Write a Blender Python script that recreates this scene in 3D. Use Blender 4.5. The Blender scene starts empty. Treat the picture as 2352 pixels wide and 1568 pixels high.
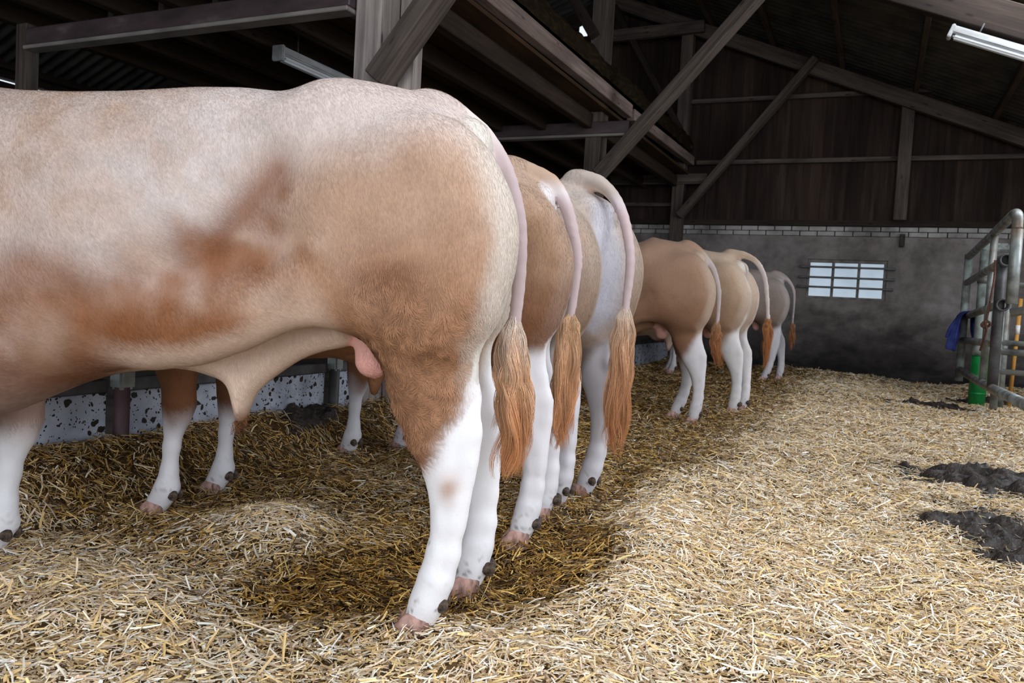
import bpy, bmesh, math, random
import numpy as np
from mathutils import Vector, Matrix

random.seed(7)
rng = np.random.default_rng(11)
PI = math.pi
scene = bpy.context.scene
COL = scene.collection

# ------------------------------------------------------------------ camera
# world: Y runs down the length of the barn, X across it, Z up, straw level near 0
FOCAL_PX = 1840.0
YAW, PITCH, ROLL = math.radians(24.4), math.radians(-2.8), math.radians(3.2)
fwd = Vector((-math.sin(YAW) * math.cos(PITCH), math.cos(YAW) * math.cos(PITCH), math.sin(PITCH)))
rt = Vector((math.cos(YAW), math.sin(YAW), 0.0))
up = rt.cross(fwd)
cr, sr = math.cos(ROLL), math.sin(ROLL)
cam_r = rt * cr + up * sr
cam_u = up * cr - rt * sr
CAM = Vector((0.0, 0.0, 0.92))
cd = bpy.data.cameras.new('camera')
cd.sensor_fit = 'HORIZONTAL'
cd.sensor_width = 36.0
cd.lens = 36.0 * FOCAL_PX / 2352.0
cd.clip_start = 0.05
cd.clip_end = 200
cd.dof.use_dof = True
cd.dof.focus_distance = 2.5
cd.dof.aperture_fstop = 9.0
cam = bpy.data.objects.new('camera', cd)
COL.objects.link(cam)
M3 = Matrix((cam_r, cam_u, -fwd)).transposed()
cam.matrix_world = Matrix.Translation(CAM) @ M3.to_4x4()
scene.camera = cam

# ------------------------------------------------------------------ world, light, exposure
world = bpy.data.worlds.new('overcast_sky')
scene.world = world
world.use_nodes = True
wn = world.node_tree.nodes
wn.clear()
wo = wn.new('ShaderNodeOutputWorld')
wb = wn.new('ShaderNodeBackground')
wb.inputs['Color'].default_value = (0.86, 0.93, 1.0, 1)
wb.inputs['Strength'].default_value = 1.0
world.node_tree.links.new(wb.outputs[0], wo.inputs[0])

def area(name, loc, target, sx, sy, power, color):
    ld = bpy.data.lights.new(name, 'AREA')
    ld.shape = 'RECTANGLE'
    ld.size, ld.size_y = sx, sy
    ld.energy = power
    ld.color = color
    o = bpy.data.objects.new(name, ld)
    o.location = loc
    o.rotation_euler = (Vector(target) - Vector(loc)).to_track_quat('-Z', 'Y').to_euler()
    COL.objects.link(o)
    return o

# daylight entering through the open barn end behind the photographer and the open side on the right, plus two added overhead lights
area('daylight_barn_end', (0.8, -5.5, 2.35), (-0.8, 5.0, 0.9), 8.0, 3.6, 340, (0.92, 0.965, 1.04))
area('daylight_open_side', (4.9, 5.6, 1.95), (-1.0, 6.6, 0.5), 12.5, 2.2, 190, (0.90, 0.95, 1.05))
area('added_top_light', (1.7, 1.8, 3.62), (1.2, 2.2, 0.0), 3.0, 6.0, 250, (0.95, 0.98, 1.03))  # added overhead light for the near straw and backs; the roof is closed here
area('added_far_top_light', (2.75, 8.6, 3.12), (1.2, 8.9, 0.0), 1.3, 6.0, 190, (0.95, 0.98, 1.03))  # second added overhead light, lifts the far floor; no skylight is built

vs = scene.view_settings
vs.view_transform = 'Standard'
vs.look = 'None'
vs.exposure = 0.06
vs.gamma = 1.0
vs.use_curve_mapping = False
scene.cycles.use_denoising = True
scene.cycles.max_bounces = 6
scene.cycles.diffuse_bounces = 4
scene.cycles.caustics_reflective = False
scene.cycles.caustics_refractive = False

# ------------------------------------------------------------------ helpers
def srgb(r, g, b):
    f = lambda c: (c / 255 / 12.92) if c / 255 <= 0.04045 else ((c / 255 + 0.055) / 1.055) ** 2.4
    return (f(r), f(g), f(b), 1.0)

def tag(o, label=None, cat=None, group=None, kind=None):
    if label: o['label'] = label
    if cat: o['category'] = cat
    if group: o['group'] = group
    if kind: o['kind'] = kind
    return o

def link(name, me, mat=None, parent=None):
    o = bpy.data.objects.new(name, me)
    COL.objects.link(o)
    if mat is not None and hasattr(me, 'materials') and not me.materials:
        me.materials.append(mat)
    if parent is not None:
        o.parent = parent
    return o

def empty(name, loc=(0, 0, 0), rotz=0.0):
    o = bpy.data.objects.new(name, None)
    o.empty_display_size = 0.2
    o.location = loc
    o.rotation_euler = (0, 0, rotz)
    COL.objects.link(o)
    return o

def np_mesh(name, verts, quads=None, tris=None, smooth=True, attrs=None):
    """mesh from numpy arrays; attrs: {name: (N,3|4) colour or (N,) float}"""
    me = bpy.data.meshes.new(name)
    verts = np.asarray(verts, np.float32)
    loops = []
    starts = []
    n = 0
    if quads is not None and len(quads):
        q = np.asarray(quads, np.int32)
        loops.append(q.ravel()); starts.append(np.arange(len(q), dtype=np.int32) * 4); n = q.size
    if tris is not None and len(tris):
        t = np.asarray(tris, np.int32)
        loops.append(t.ravel()); starts.append(n + np.arange(len(t), dtype=np.int32) * 3)
    loops = np.concatenate(loops); starts = np.concatenate(starts)
    me.vertices.add(len(verts)); me.vertices.foreach_set('co', verts.ravel())
    me.loops.add(len(loops)); me.loops.foreach_set('vertex_index', loops)
    me.polygons.add(len(starts)); me.polygons.foreach_set('loop_start', starts)
    me.polygons.foreach_set('use_smooth', np.full(len(starts), smooth, bool))
    for k, a in (attrs or {}).items():
        a = np.asarray(a, np.float32)
        if a.ndim == 1:
            at = me.attributes.new(k, 'FLOAT', 'POINT'); at.data.foreach_set('value', a)
        else:
            if a.shape[1] == 3:
                a = np.concatenate([a, np.ones((len(a), 1), np.float32)], 1)
            at = me.attributes.new(k, 'FLOAT_COLOR', 'POINT'); at.data.foreach_set('color', a.ravel())
    me.update(calc_edges=True)
    me.validate()
    return me

def bm_mesh(name, bm, smooth=False):
    me = bpy.data.meshes.new(name)
    bm.normal_update()
    bm.to_mesh(me)
    bm.free()
    if smooth:
        for p in me.polygons: p.use_smooth = True
    return me

def bm_box(bm, x0, x1, y0, y1, z0, z1):
    vs_ = [bm.verts.new(p) for p in ((x0, y0, z0), (x1, y0, z0), (x1, y1, z0), (x0, y1, z0),
                                     (x0, y0, z1), (x1, y0, z1), (x1, y1, z1), (x0, y1, z1))]
    for f in ((3, 2, 1, 0), (4, 5, 6, 7), (0, 1, 5, 4), (1, 2, 6, 5), (2, 3, 7, 6), (3, 0, 4, 7)):
        bm.faces.new([vs_[i] for i in f])

def box_obj(name, x0, x1, y0, y1, z0, z1, mat, parent=None, bevel=0.0):
    """box as an object whose origin is its base centre"""
    c = ((x0 + x1) / 2, (y0 + y1) / 2, z0)
    bm = bmesh.new()
    bm_box(bm, x0 - c[0], x1 - c[0], y0 - c[1], y1 - c[1], 0, z1 - z0)
    if bevel:
        bmesh.ops.bevel(bm, geom=bm.edges[:], offset=bevel, segments=2, affect='EDGES')
    o = link(name, bm_mesh(name, bm), mat, parent)
    o.location = c
    return o

def tube_arrays(pts, rad, seg=12, cap=True):
    """swept tube: returns verts, quads, tris"""
    pts = np.asarray(pts, float); n = len(pts)
    rad = np.broadcast_to(np.asarray(rad, float), (n,))
    tan = np.gradient(pts, axis=0)
    tan /= np.linalg.norm(tan, axis=1, keepdims=True) + 1e-12
    ref = np.array([0, 0, 1.0]) if abs(tan[0][2]) < 0.9 else np.array([1.0, 0, 0])
    s = np.cross(tan[0], ref); s /= np.linalg.norm(s)
    V = []
    for i in range(n):
        s = s - tan[i] * np.dot(s, tan[i]); s /= np.linalg.norm(s)
        b = np.cross(tan[i], s)
        a = np.arange(seg) * 2 * PI / seg
        V.append(pts[i] + rad[i] * (np.cos(a)[:, None] * s + np.sin(a)[:, None] * b))
    V = np.concatenate(V)
    q = []
    for i in range(n - 1):
        for j in range(seg):
            k = (j + 1) % seg
            q.append((i * seg + j, i * seg + k, (i + 1) * seg + k, (i + 1) * seg + j))
    t = []
    if cap:
        V = np.concatenate([V, pts[:1], pts[-1:]])
        c0, c1 = n * seg, n * seg + 1
        for j in range(seg):
            k = (j + 1) % seg
            t.append((c0, k, j)); t.append((c1, (n - 1) * seg + j, (n - 1) * seg + k))
    return V, np.array(q), np.array(t).reshape(-1, 3)

def tube_obj(name, pts, rad, mat, parent=None, seg=12, origin=None):
    pts = np.asarray(pts, float)
    o0 = np.array(origin if origin is not None else (pts[0] if parent is None else (0, 0, 0)), float)
    V, q, t = tube_arrays(pts - o0, rad, seg)
    o = link(name, np_mesh(name, V, q, t), mat, parent)
    o.location = o0
    return o

def smooth_path(pts, n=24):
    """Catmull-Rom resampling of a polyline"""
    p = np.asarray(pts, float)
    p = np.concatenate([2 * p[:1] - p[1:2], p, 2 * p[-1:] - p[-2:-1]])
    m = len(p) - 3
    out = []
    for x in np.linspace(0, m - 1e-6, n):
        i = int(x); t = x - i
        a, b, c, d = p[i], p[i + 1], p[i + 2], p[i + 3]
        out.append(0.5 * (2 * b + (c - a) * t + (2 * a - 5 * b + 4 * c - d) * t * t + (3 * b - a - 3 * c + d) * t ** 3))
    return np.array(out)

_tab = np.random.default_rng(5).random((64, 64, 64)).astype(np.float32)
def noise3(P, scale=1.0, octaves=1):
    """value noise 0..1 on points (N,3)"""
    P = np.asarray(P, np.float32) * scale
    out = np.zeros(len(P), np.float32); amp = 1.0; tot = 0.0
    for o in range(octaves):
        Q = P * (2 ** o) + 17.3 * o
        I = np.floor(Q).astype(int); F = Q - I
        F = F * F * (3 - 2 * F)
        r = 0
        for dx in (0, 1):
            wx = F[:, 0] if dx else 1 - F[:, 0]
            for dy in (0, 1):
                wy = F[:, 1] if dy else 1 - F[:, 1]
                for dz in (0, 1):
                    wz = F[:, 2] if dz else 1 - F[:, 2]
                    r = r + wx * wy * wz * _tab[(I[:, 0] + dx) & 63, (I[:, 1] + dy) & 63, (I[:, 2] + dz) & 63]
        out += amp * r; tot += amp; amp *= 0.5
    return out / tot

def sstep(a, b, x):
    t = np.clip((x - a) / (b - a), 0, 1)
    return t * t * (3 - 2 * t)
# ------------------------------------------------------------------ materials (all node based)
class NT:
    def __init__(s, name, rough=0.7, spec=0.3):
        s.m = bpy.data.materials.new(name); s.m.use_nodes = True
        s.t = s.m.node_tree
        s.b = s.t.nodes['Principled BSDF']
        s.b.inputs['Roughness'].default_value = rough
        s.b.inputs['Specular IOR Level'].default_value = spec
    def n(s, kind, **kw):
        nd = s.t.nodes.new('ShaderNode' + kind)
        for k, v in kw.items():
            if k in nd.inputs: nd.inputs[k].default_value = v
            else: setattr(nd, k, v)
        return nd
    def l(s, a, b): s.t.links.new(a, b)
    def coords(s, kind='Object', scale=(1, 1, 1)):
        tc = s.n('TexCoord'); mp = s.n('Mapping')
        mp.inputs['Scale'].default_value = scale
        s.l(tc.outputs[kind], mp.inputs['Vector'])
        return mp.outputs['Vector']
    def world(s, scale=(1, 1, 1)):
        g = s.n('NewGeometry'); mp = s.n('Mapping')
        mp.inputs['Scale'].default_value = scale
        s.l(g.outputs['Position'], mp.inputs['Vector'])
        return mp.outputs['Vector']
    def noise(s, vec, scale, detail=4, rough=0.55, dist=0.0):
        nd = s.n('TexNoise', Scale=scale, Detail=detail, Roughness=rough, Distortion=dist)
        s.l(vec, nd.inputs['Vector'])
        return nd.outputs['Fac']
    def ramp(s, fac, stops):
        r = s.n('ValToRGB')
        e = r.color_ramp.elements
        while len(e) < len(stops): e.new(0.5)
        for i, (p, c) in enumerate(stops):
            e[i].position = p; e[i].color = c
        s.l(fac, r.inputs['Fac'])
        return r.outputs['Color']
    def mix(s, fac, a, b, mode='MIX'):
        m = s.n('Mix', data_type='RGBA', blend_type=mode)
        for v, i in ((fac, 0), (a, 6), (b, 7)):
            if hasattr(v, 'is_output'): s.l(v, m.inputs[i])
            else: m.inputs[i].default_value = v
        return m.outputs[2]
    def math(s, op, a, b=0.0):
        m = s.n('Math', operation=op)
        for v, i in ((a, 0), (b, 1)):
            if hasattr(v, 'is_output'): s.l(v, m.inputs[i])
            else: m.inputs[i].default_value = v
        return m.outputs[0]
    def bump(s, h, strength=0.3, dist=0.01, normal=None):
        b = s.n('Bump', Strength=strength, Distance=dist)
        s.l(h, b.inputs['Height'])
        if normal is not None: s.l(normal, b.inputs['Normal'])
        return b.outputs['Normal']
    def attr(s, name, out='Color'):
        a = s.n('Attribute', attribute_name=name)
        return a.outputs[out]
    def base(s, c): s.l(c, s.b.inputs['Base Color']); return s
    def norm(s, c): s.l(c, s.b.inputs['Normal']); return s

def g4(v): return (v, v, v, 1)

def wood_mat(name, dark, light, grain=1.0, rough=0.8):
    k = NT(name, rough, 0.2)
    v = k.coords('Object', (1.2, 26, 26))
    f = k.noise(v, 1.0, 5, 0.6, 0.6)
    v2 = k.coords('Object', (1.5, 4, 4))
    f2 = k.noise(v2, 1.0, 3)
    c = k.ramp(f, [(0.3, dark), (0.7, light)])
    c2 = k.ramp(f2, [(0.35, g4(0.55)), (0.65, g4(1.0))])
    c = k.mix(0.8, c, c2, 'MULTIPLY')
    # knots and nail stains
    vo = k.n('TexVoronoi', Scale=1.0); k.l(k.coords('Object', (2.4, 9, 9)), vo.inputs['Vector'])
    sp = k.ramp(vo.outputs['Distance'], [(0.06, g4(0.25)), (0.13, g4(1))])
    c = k.mix(0.9, c, sp, 'MULTIPLY')
    k.base(c).norm(k.bump(f, 0.35 * grain, 0.006))
    return k.m

M = {}
M['post_wood'] = wood_mat('weathered_grey_post_wood', srgb(122, 113, 108), srgb(182, 172, 165))
M['brace_wood'] = wood_mat('grey_brown_brace_wood', srgb(60, 52, 48), srgb(101, 91, 84))
M['dark_wood'] = wood_mat('dark_brown_barn_wood', srgb(32, 26, 23), srgb(56, 46, 40))
M['joist_wood'] = wood_mat('smoky_brown_joist_wood', srgb(35, 26, 21), srgb(59, 46, 36))
M['pale_beam_wood'] = wood_mat('pale_sawn_beam_wood', srgb(102, 86, 80), srgb(147, 131, 123))
M['purlin_wood'] = wood_mat('purlin_wood', srgb(54, 45, 39), srgb(88, 75, 63))

k = NT('purple_brown_painted_steel', 0.55, 0.4)
f = k.noise(k.coords('Object', (3, 8, 8)), 1.0, 5)
k.base(k.ramp(f, [(0.35, srgb(54, 43, 45)), (0.62, srgb(76, 62, 64)), (0.8, srgb(112, 102, 100))]))
M['beam_steel'] = k.m

k = NT('dusty_steel_flange', 0.7, 0.3)
f = k.noise(k.coords('Object', (3, 8, 8)), 1.0, 5)
k.base(k.ramp(f, [(0.3, srgb(104, 98, 94)), (0.75, srgb(146, 140, 134))]))
M['flange'] = k.m

k = NT('red_brown_painted_tube', 0.6, 0.35)
f = k.noise(k.coords('Object', (9, 9, 4)), 1.0, 5)
k.base(k.ramp(f, [(0.35, srgb(70, 50, 54)), (0.65, srgb(104, 80, 84))]))
M['tube_paint'] = k.m

k = NT('mauve_painted_board', 0.65, 0.3)
f = k.noise(k.coords('Object', (7, 7, 7)), 1.0, 5)
k.base(k.ramp(f, [(0.38, srgb(60, 40, 50)), (0.5, srgb(124, 86, 104)), (0.7, srgb(146, 110, 128))]))
M['mauve'] = k.m

k = NT('galvanised_tube', 0.45, 0.5)
f = k.noise(k.coords('Object', (6, 6, 6)), 1.0, 6)
f2 = k.noise(k.coords('Object', (2, 2, 2)), 1.0, 3)
c = k.ramp(f, [(0.35, srgb(96, 98, 96)), (0.62, srgb(158, 164, 162))])
c = k.mix(k.ramp(f2, [(0.5, g4(0)), (0.66, g4(0.8))]), c, srgb(122, 102, 84))
k.base(c); k.b.inputs['Metallic'].default_value = 0.35
M['galv'] = k.m

k = NT('dark_steel', 0.5, 0.4)
f = k.noise(k.coords('Object', (6, 6, 6)), 1.0, 6)
k.base(k.ramp(f, [(0.35, srgb(48, 46, 46)), (0.65, srgb(86, 86, 88))]))
M['dark_steel'] = k.m

k = NT('pale_green_post_paint', 0.6, 0.35)
f = k.noise(k.coords('Object', (5, 5, 5)), 1.0, 6)
k.base(k.ramp(f, [(0.4, srgb(96, 100, 96)), (0.55, srgb(150, 160, 156)), (0.75, srgb(182, 192, 188))]))
M['pale_post'] = k.m

# white plastic barrier panel with dung splashes
k = NT('splashed_white_panel', 0.5, 0.35)
vec = k.coords('Object', (1, 1, 1))
vo = k.n('TexVoronoi', Scale=26.0); vo.feature = 'F1'
wv = k.n('VectorMath', operation='ADD')
nz = k.n('TexNoise', Scale=16.0, Detail=3.0); k.l(vec, nz.inputs['Vector'])
k.l(vec, wv.inputs[0])
sc_ = k.n('VectorMath', operation='SCALE'); sc_.inputs['Scale'].default_value = 0.05
k.l(nz.outputs['Color'], sc_.inputs[0]); k.l(sc_.outputs[0], wv.inputs[1])
k.l(wv.outputs[0], vo.inputs['Vector'])
sel = k.n('SeparateColor'); k.l(vo.outputs['Color'], sel.inputs[0])
thr = k.math('MULTIPLY', sel.outputs[0], 0.42)
spots = k.math('LESS_THAN', vo.outputs['Distance'], thr)
vo2 = k.n('TexVoronoi', Scale=70.0); k.l(wv.outputs[0], vo2.inputs['Vector'])
sel2 = k.n('SeparateColor'); k.l(vo2.outputs['Color'], sel2.inputs[0])
spots2 = k.math('LESS_THAN', vo2.outputs['Distance'], k.math('MULTIPLY', k.math('SUBTRACT', sel2.outputs[0], 0.30), 0.62))
f = k.noise(vec, 7.0, 4)
basec = k.ramp(f, [(0.3, srgb(142, 148, 162)), (0.7, srgb(190, 196, 210))])
allsp = k.math('MAXIMUM', spots, spots2)
k.base(k.mix(allsp, basec, srgb(34, 28, 22)))
M['panel'] = k.m

# rendered concrete back wall
k = NT('stained_grey_render', 0.9, 0.15)
w = k.world((1, 1, 1))
f1 = k.noise(w, 1.1, 6, 0.6, 0.3); f2 = k.noise(w, 6.0, 6, 0.65); f3 = k.noise(k.world((0.7, 0.7, 1.5)), 1.7, 5, 0.6, 0.6)
c = k.ramp(f1, [(0.3, srgb(98, 92, 90)), (0.55, srgb(130, 124, 122)), (0.75, srgb(156, 152, 152))])
c = k.mix(0.55, c, k.ramp(f2, [(0.32, g4(0.42)), (0.6, g4(1.05))]), 'MULTIPLY')
sx = k.n('SeparateXYZ'); k.l(k.world(), sx.inputs[0])
zz = k.math('ADD', sx.outputs['Z'], k.math('MULTIPLY', k.math('SUBTRACT', f3, 0.5), 1.6))
dirt = k.ramp(k.math('DIVIDE', zz, 2.2), [(0.05, g4(0.12)), (0.30, g4(0.45)), (0.5, g4(1.0))])
c = k.mix(1.0, c, dirt, 'MULTIPLY')
k.base(c).norm(k.bump(f2, 0.4, 0.02))
M['render_wall'] = k.m

k = NT('whitewashed_brick', 0.85, 0.2)
f = k.noise(k.world((1, 1, 1)), 2.2, 5); f2 = k.noise(k.world((1, 1, 1)), 14.0, 4)
c = k.ramp(f, [(0.35, srgb(111, 108, 106)), (0.6, srgb(173, 170, 168))])
k.base(k.mix(0.5, c, k.ramp(f2, [(0.3, g4(0.6)), (0.7, g4(1))]), 'MULTIPLY'))
M['brick'] = k.m

k = NT('dark_mortar', 0.95, 0.1)
f = k.noise(k.world(), 8.0, 4)
k.base(k.ramp(f, [(0.3, srgb(46, 44, 44)), (0.7, srgb(72, 70, 70))]))
M['mortar'] = k.m

# brown vertical boards of the gable
k = NT('brown_gable_boards', 0.85, 0.15)
w = k.world((14, 14, 0.9)); f = k.noise(w, 1.0, 6, 0.6, 0.3)
c = k.ramp(f, [(0.3, srgb(39, 31, 28)), (0.55, srgb(60, 48, 42)), (0.8, srgb(80, 65, 58))])
g = k.n('NewGeometry')
isl = k.ramp(g.outputs['Random Per Island'], [(0.0, g4(0.55)), (0.8, g4(1.0)), (1.0, (1.3, 1.2, 1.15, 1))])
c = k.mix(1.0, c, isl, 'MULTIPLY')
f2 = k.noise(k.world((1.6, 1.6, 0.7)), 1.0, 4)
c = k.mix(0.8, c, k.ramp(f2, [(0.3, g4(0.5)), (0.65, g4(1.0))]), 'MULTIPLY')
k.base(c).norm(k.bump(f, 0.3, 0.01))
M['gable_boards'] = k.m

k = NT('dusty_corrugated_sheet', 0.75, 0.25)
f = k.noise(k.world((1, 1, 1)), 2.5, 6)
k.base(k.ramp(f, [(0.3, srgb(44, 43, 42)), (0.7, srgb(78, 76, 72))]))
M['corrugated'] = k.m

k = NT('smoke_dark_boards', 0.9, 0.1)
f = k.noise(k.world((9, 1.0, 9)), 1.0, 5)
k.base(k.ramp(f, [(0.3, srgb(40, 30, 22)), (0.7, srgb(72, 54, 38))]))
M['deck'] = k.m

k = NT('old_hay_edge', 0.95, 0.05)
f = k.noise(k.world((30, 8, 30)), 1.0, 6)
k.base(k.ramp(f, [(0.3, srgb(22, 18, 12)), (0.55, srgb(38, 30, 20)), (0.8, srgb(63, 50, 29))])).norm(k.bump(f, 0.8, 0.03))
M['hay'] = k.m

k = NT('concrete_passage', 0.9, 0.2)
f = k.noise(k.world(), 2.0, 6)
k.base(k.ramp(f, [(0.3, srgb(60, 56, 52)), (0.7, srgb(96, 90, 84))]))
M['concrete'] = k.m

k = NT('grey_lamp_plastic', 0.4, 0.4)
f = k.noise(k.coords('Object', (4, 20, 20)), 1.0, 4)
k.base(k.ramp(f, [(0.3, srgb(150, 152, 152)), (0.7, srgb(190, 194, 196))]))
M['lamp_body'] = k.m
k = NT('milky_lamp_tube', 0.25, 0.5)
f = k.noise(k.coords('Object', (3, 20, 20)), 1.0, 4)
k.base(k.ramp(f, [(0.3, srgb(206, 212, 216)), (0.7, srgb(236, 240, 244))]))
M['lamp_tube'] = k.m

# lit window panes: hazy glass with bright overcast sky behind it
k = NT('hazy_window_glass', 0.3, 0.5)
f = k.noise(k.world(), 3.0, 4)
k.base(k.ramp(f, [(0.3, srgb(190, 202, 212)), (0.7, srgb(216, 226, 234))]))
k.b.inputs['Transmission Weight'].default_value = 0.85
k.b.inputs['Roughness'].default_value = 0.35
k.b.inputs['IOR'].default_value = 1.08
M['glass'] = k.m

k = NT('green_plastic', 0.4, 0.4)
f = k.noise(k.coords('Object', (4, 4, 3)), 1.0, 4)
k.base(k.ramp(f, [(0.3, srgb(14, 108, 50)), (0.7, srgb(32, 152, 78))]))
M['green'] = k.m
k = NT('blue_cotton', 0.9, 0.1)
f = k.noise(k.coords('Object', (40, 40, 8)), 1.0, 4); f2 = k.noise(k.coords('Object', (4, 4, 4)), 1.0, 3)
c = k.ramp(f2, [(0.35, srgb(52, 62, 132)), (0.65, srgb(94, 108, 190))])
k.base(c).norm(k.bump(f, 0.3, 0.004))
M['blue_cloth'] = k.m
k = NT('rusty_rope', 0.95, 0.1)
f = k.noise(k.coords('Object', (60, 60, 60)), 1.0, 3)
k.base(k.ramp(f, [(0.3, srgb(84, 60, 52)), (0.7, srgb(130, 98, 86))])).norm(k.bump(f, 0.6, 0.004))
M['rope'] = k.m
k = NT('ochre_stick', 0.7, 0.2)
f = k.noise(k.coords('Object', (20, 20, 3)), 1.0, 4)
k.base(k.ramp(f, [(0.3, srgb(158, 112, 50)), (0.7, srgb(198, 150, 80))]))
M['stick'] = k.m
k = NT('white_tape', 0.6, 0.3)
f = k.noise(k.coords('Object', (20, 20, 20)), 1.0, 4)
k.base(k.ramp(f, [(0.3, srgb(190, 190, 186)), (0.7, srgb(230, 230, 226))]))
M['tape'] = k.m

# dung
k = NT('wet_dark_manure', 0.42, 0.4)
f = k.noise(k.world(), 16.0, 6); f2 = k.noise(k.world(), 45.0, 5)
k.base(k.ramp(f, [(0.3, srgb(24, 19, 16)), (0.6, srgb(50, 42, 36)), (0.78, srgb(92, 78, 58))])).norm(k.bump(f2, 0.9, 0.02))
M['manure'] = k.m

# straw bed underlay and straw stalks
k = NT('trodden_straw_underlay', 0.95, 0.08)
f = k.noise(k.world((1, 1, 1)), 60.0, 6, 0.65); 
c = k.mix(1.0, k.attr('straw_col'), k.ramp(f, [(0.3, g4(0.35)), (0.65, g4(1.0))]), 'MULTIPLY')
k.base(c).norm(k.bump(f, 0.8, 0.02))
M['underlay'] = k.m
k = NT('straw_stalks', 0.5, 0.35)
k.base(k.attr('straw_col'))
M['straw'] = k.m

# animals
def hide_mat(name, curl=False, fur=1.0):
    k = NT(name, 0.65, 0.12)
    col = k.attr('coat')
    v = k.coords('Object', (84, 84, 27))
    f = k.noise(v, 1.0, 5, 0.65, 0.8)
    f0 = k.noise(k.coords('Object', (260, 260, 70)), 1.0, 4, 0.6, 0.7)
    tone = k.ramp(f, [(0.3, g4(0.90)), (0.5, g4(1.0)), (0.72, (1.07, 1.07, 1.08, 1))])
    tone2 = k.ramp(f0, [(0.3, g4(0.91)), (0.6, g4(1.04))])
    leg = k.attr('short_hair', 'Fac')
    c = k.mix(k.math('SUBTRACT', 1.0, leg), col, k.mix(1.0, col, k.mix(1.0, tone, tone2, 'MULTIPLY'), 'MULTIPLY'))
    h = k.math('MULTIPLY', k.math('ADD', f, k.math('MULTIPLY', f0, 0.6)), k.math('SUBTRACT', 1.0, k.math('MULTIPLY', leg, 0.75)))
    nrm = k.bump(h, 0.16 * fur, 0.012)
    if curl:
        w = k.attr('curl', 'Fac')
        nv = k.noise(k.coords('Object', (84, 84, 46)), 1.0, 4, 0.62, 2.0)
        c = k.mix(w, c, k.mix(1.0, c, k.ramp(nv, [(0.36, (0.80, 0.76, 0.73, 1)), (0.52, g4(1.0)), (0.68, (1.08, 1.08, 1.07, 1))]), 'MULTIPLY'))
        nrm = k.bump(k.math('MULTIPLY', nv, w), 0.3, 0.010, nrm)
    k.base(c).norm(nrm)
    k.b.inputs['Sheen Weight'].default_value = 0.05
    k.b.inputs['Sheen Roughness'].default_value = 0.5
    return k.m
M['hide_curl'] = hide_mat('tan_hide_with_curls', True)
M['hide'] = hide_mat('tan_hide')
k = NT('tail_hair', 0.42, 0.35); k.base(k.attr('hair_col')); M['tail_hair'] = k.m
k = NT('coat_hair', 0.6, 0.14); k.base(k.attr('hair_col')); M['coat_hair'] = k.m
k = NT('pale_hoof_horn', 0.5, 0.35)
f = k.noise(k.coords('Object', (40, 40, 14)), 1.0, 5)
k.base(k.ramp(f, [(0.35, srgb(110, 84, 74)), (0.6, srgb(186, 148, 136))])).norm(k.bump(f, 0.3, 0.004)); M['hoof'] = k.m
k = NT('dark_dirty_dewclaw', 0.7, 0.25)
f = k.noise(k.coords('Object', (70, 70, 70)), 1.0, 4)
k.base(k.ramp(f, [(0.35, srgb(40, 33, 29)), (0.7, srgb(104, 88, 74))])).norm(k.bump(f, 0.8, 0.004)); M['dewclaw'] = k.m
# ------------------------------------------------------------------ barn: setting
YB = 13.4          # inner face of the back wall
def slab(name, x0, x1, y0, y1, z0, z1, mat):
    o = box_obj(name, x0, x1, y0, y1, z0, z1, mat); o['kind'] = 'structure'; return o
slab('floor', -12.0, 6.0, -3.4, 14.2, -.30, -.14, M['concrete'])

# back wall with the window opening left out
WX0, WX1, WZ0, WZ1 = -1.06, .08, 1.25, 1.86
bm = bmesh.new()
for b in ((-12.0, WX0, 0), (WX1, 6.0, 0)): bm_box(bm, b[0], b[1], YB, YB + .26, -.14, 2.215)
bm_box(bm, WX0, WX1, YB, YB + .26, -.14, WZ0); bm_box(bm, WX0, WX1, YB, YB + .26, WZ1, 2.215)
tag(link('wall_back', bm_mesh('wall_back', bm), M['render_wall']), kind='structure')
# two courses of whitewashed brick on top of it
bm = bmesh.new(); bm_box(bm, -12.0, 6.0, YB + .02, YB + .26, 2.215, 2.375)
tr1 = tag(link('trim_1', bm_mesh('trim_1', bm), M['mortar']), kind='structure')
bm = bmesh.new()
for r, z in enumerate((2.222, 2.299)):
    x = -12.0 + (.13 if r else 0)
    while x < 5.8:
        w_ = .243
        j = random.uniform(-.004, .004)
        bm_box(bm, x, x + w_, YB - .004 + j, YB + .06, z + random.uniform(-.002, .002), z + .067)
        x += w_ + .014
bmesh.ops.bevel(bm, geom=bm.edges[:], offset=.005, segments=1, affect='EDGES')
link('brick_course', bm_mesh('brick_course', bm), M['brick'], tr1)
# timber sill on the bricks and the boarded gable above
slab('trim_2', -12.0, 6.0, YB - .05, YB + .16, 2.375, 2.455, M['dark_wood'])
RID_X, RID_Z, SL = -4.45, 6.34, .41
roof_z = lambda x: RID_Z - SL * abs(x - RID_X)
bm = bmesh.new(); x = -11.9
while x < 5.4:
    w_ = random.choice((.15, .17, .19, .21))
    d = random.uniform(0, .018)
    if not (-5.12 < x + w_ / 2 < -4.90):
        a, b = x - .012, x + w_ + .012
        vs_ = [bm.verts.new(p) for p in ((a, YB + .05 + d, 2.45), (b, YB + .05 + d, 2.45), (b, YB + .05 + d, roof_z(b) + .045), (a, YB + .05 + d, roof_z(a) + .045))]
        vb = [bm.verts.new((v.co.x, v.co.y + .025, v.co.z)) for v in vs_]
        bm.faces.new(vs_); bm.faces.new(vb[::-1])
        for i in range(4): bm.faces.new((vs_[i], vb[i], vb[(i + 1) % 4], vs_[(i + 1) % 4]))
    else:
        a, b = x + .004, x + w_ - .004
        bm_box(bm, a, b, YB + .05, YB + .075, 2.45, 5.65)
    x += w_
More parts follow.
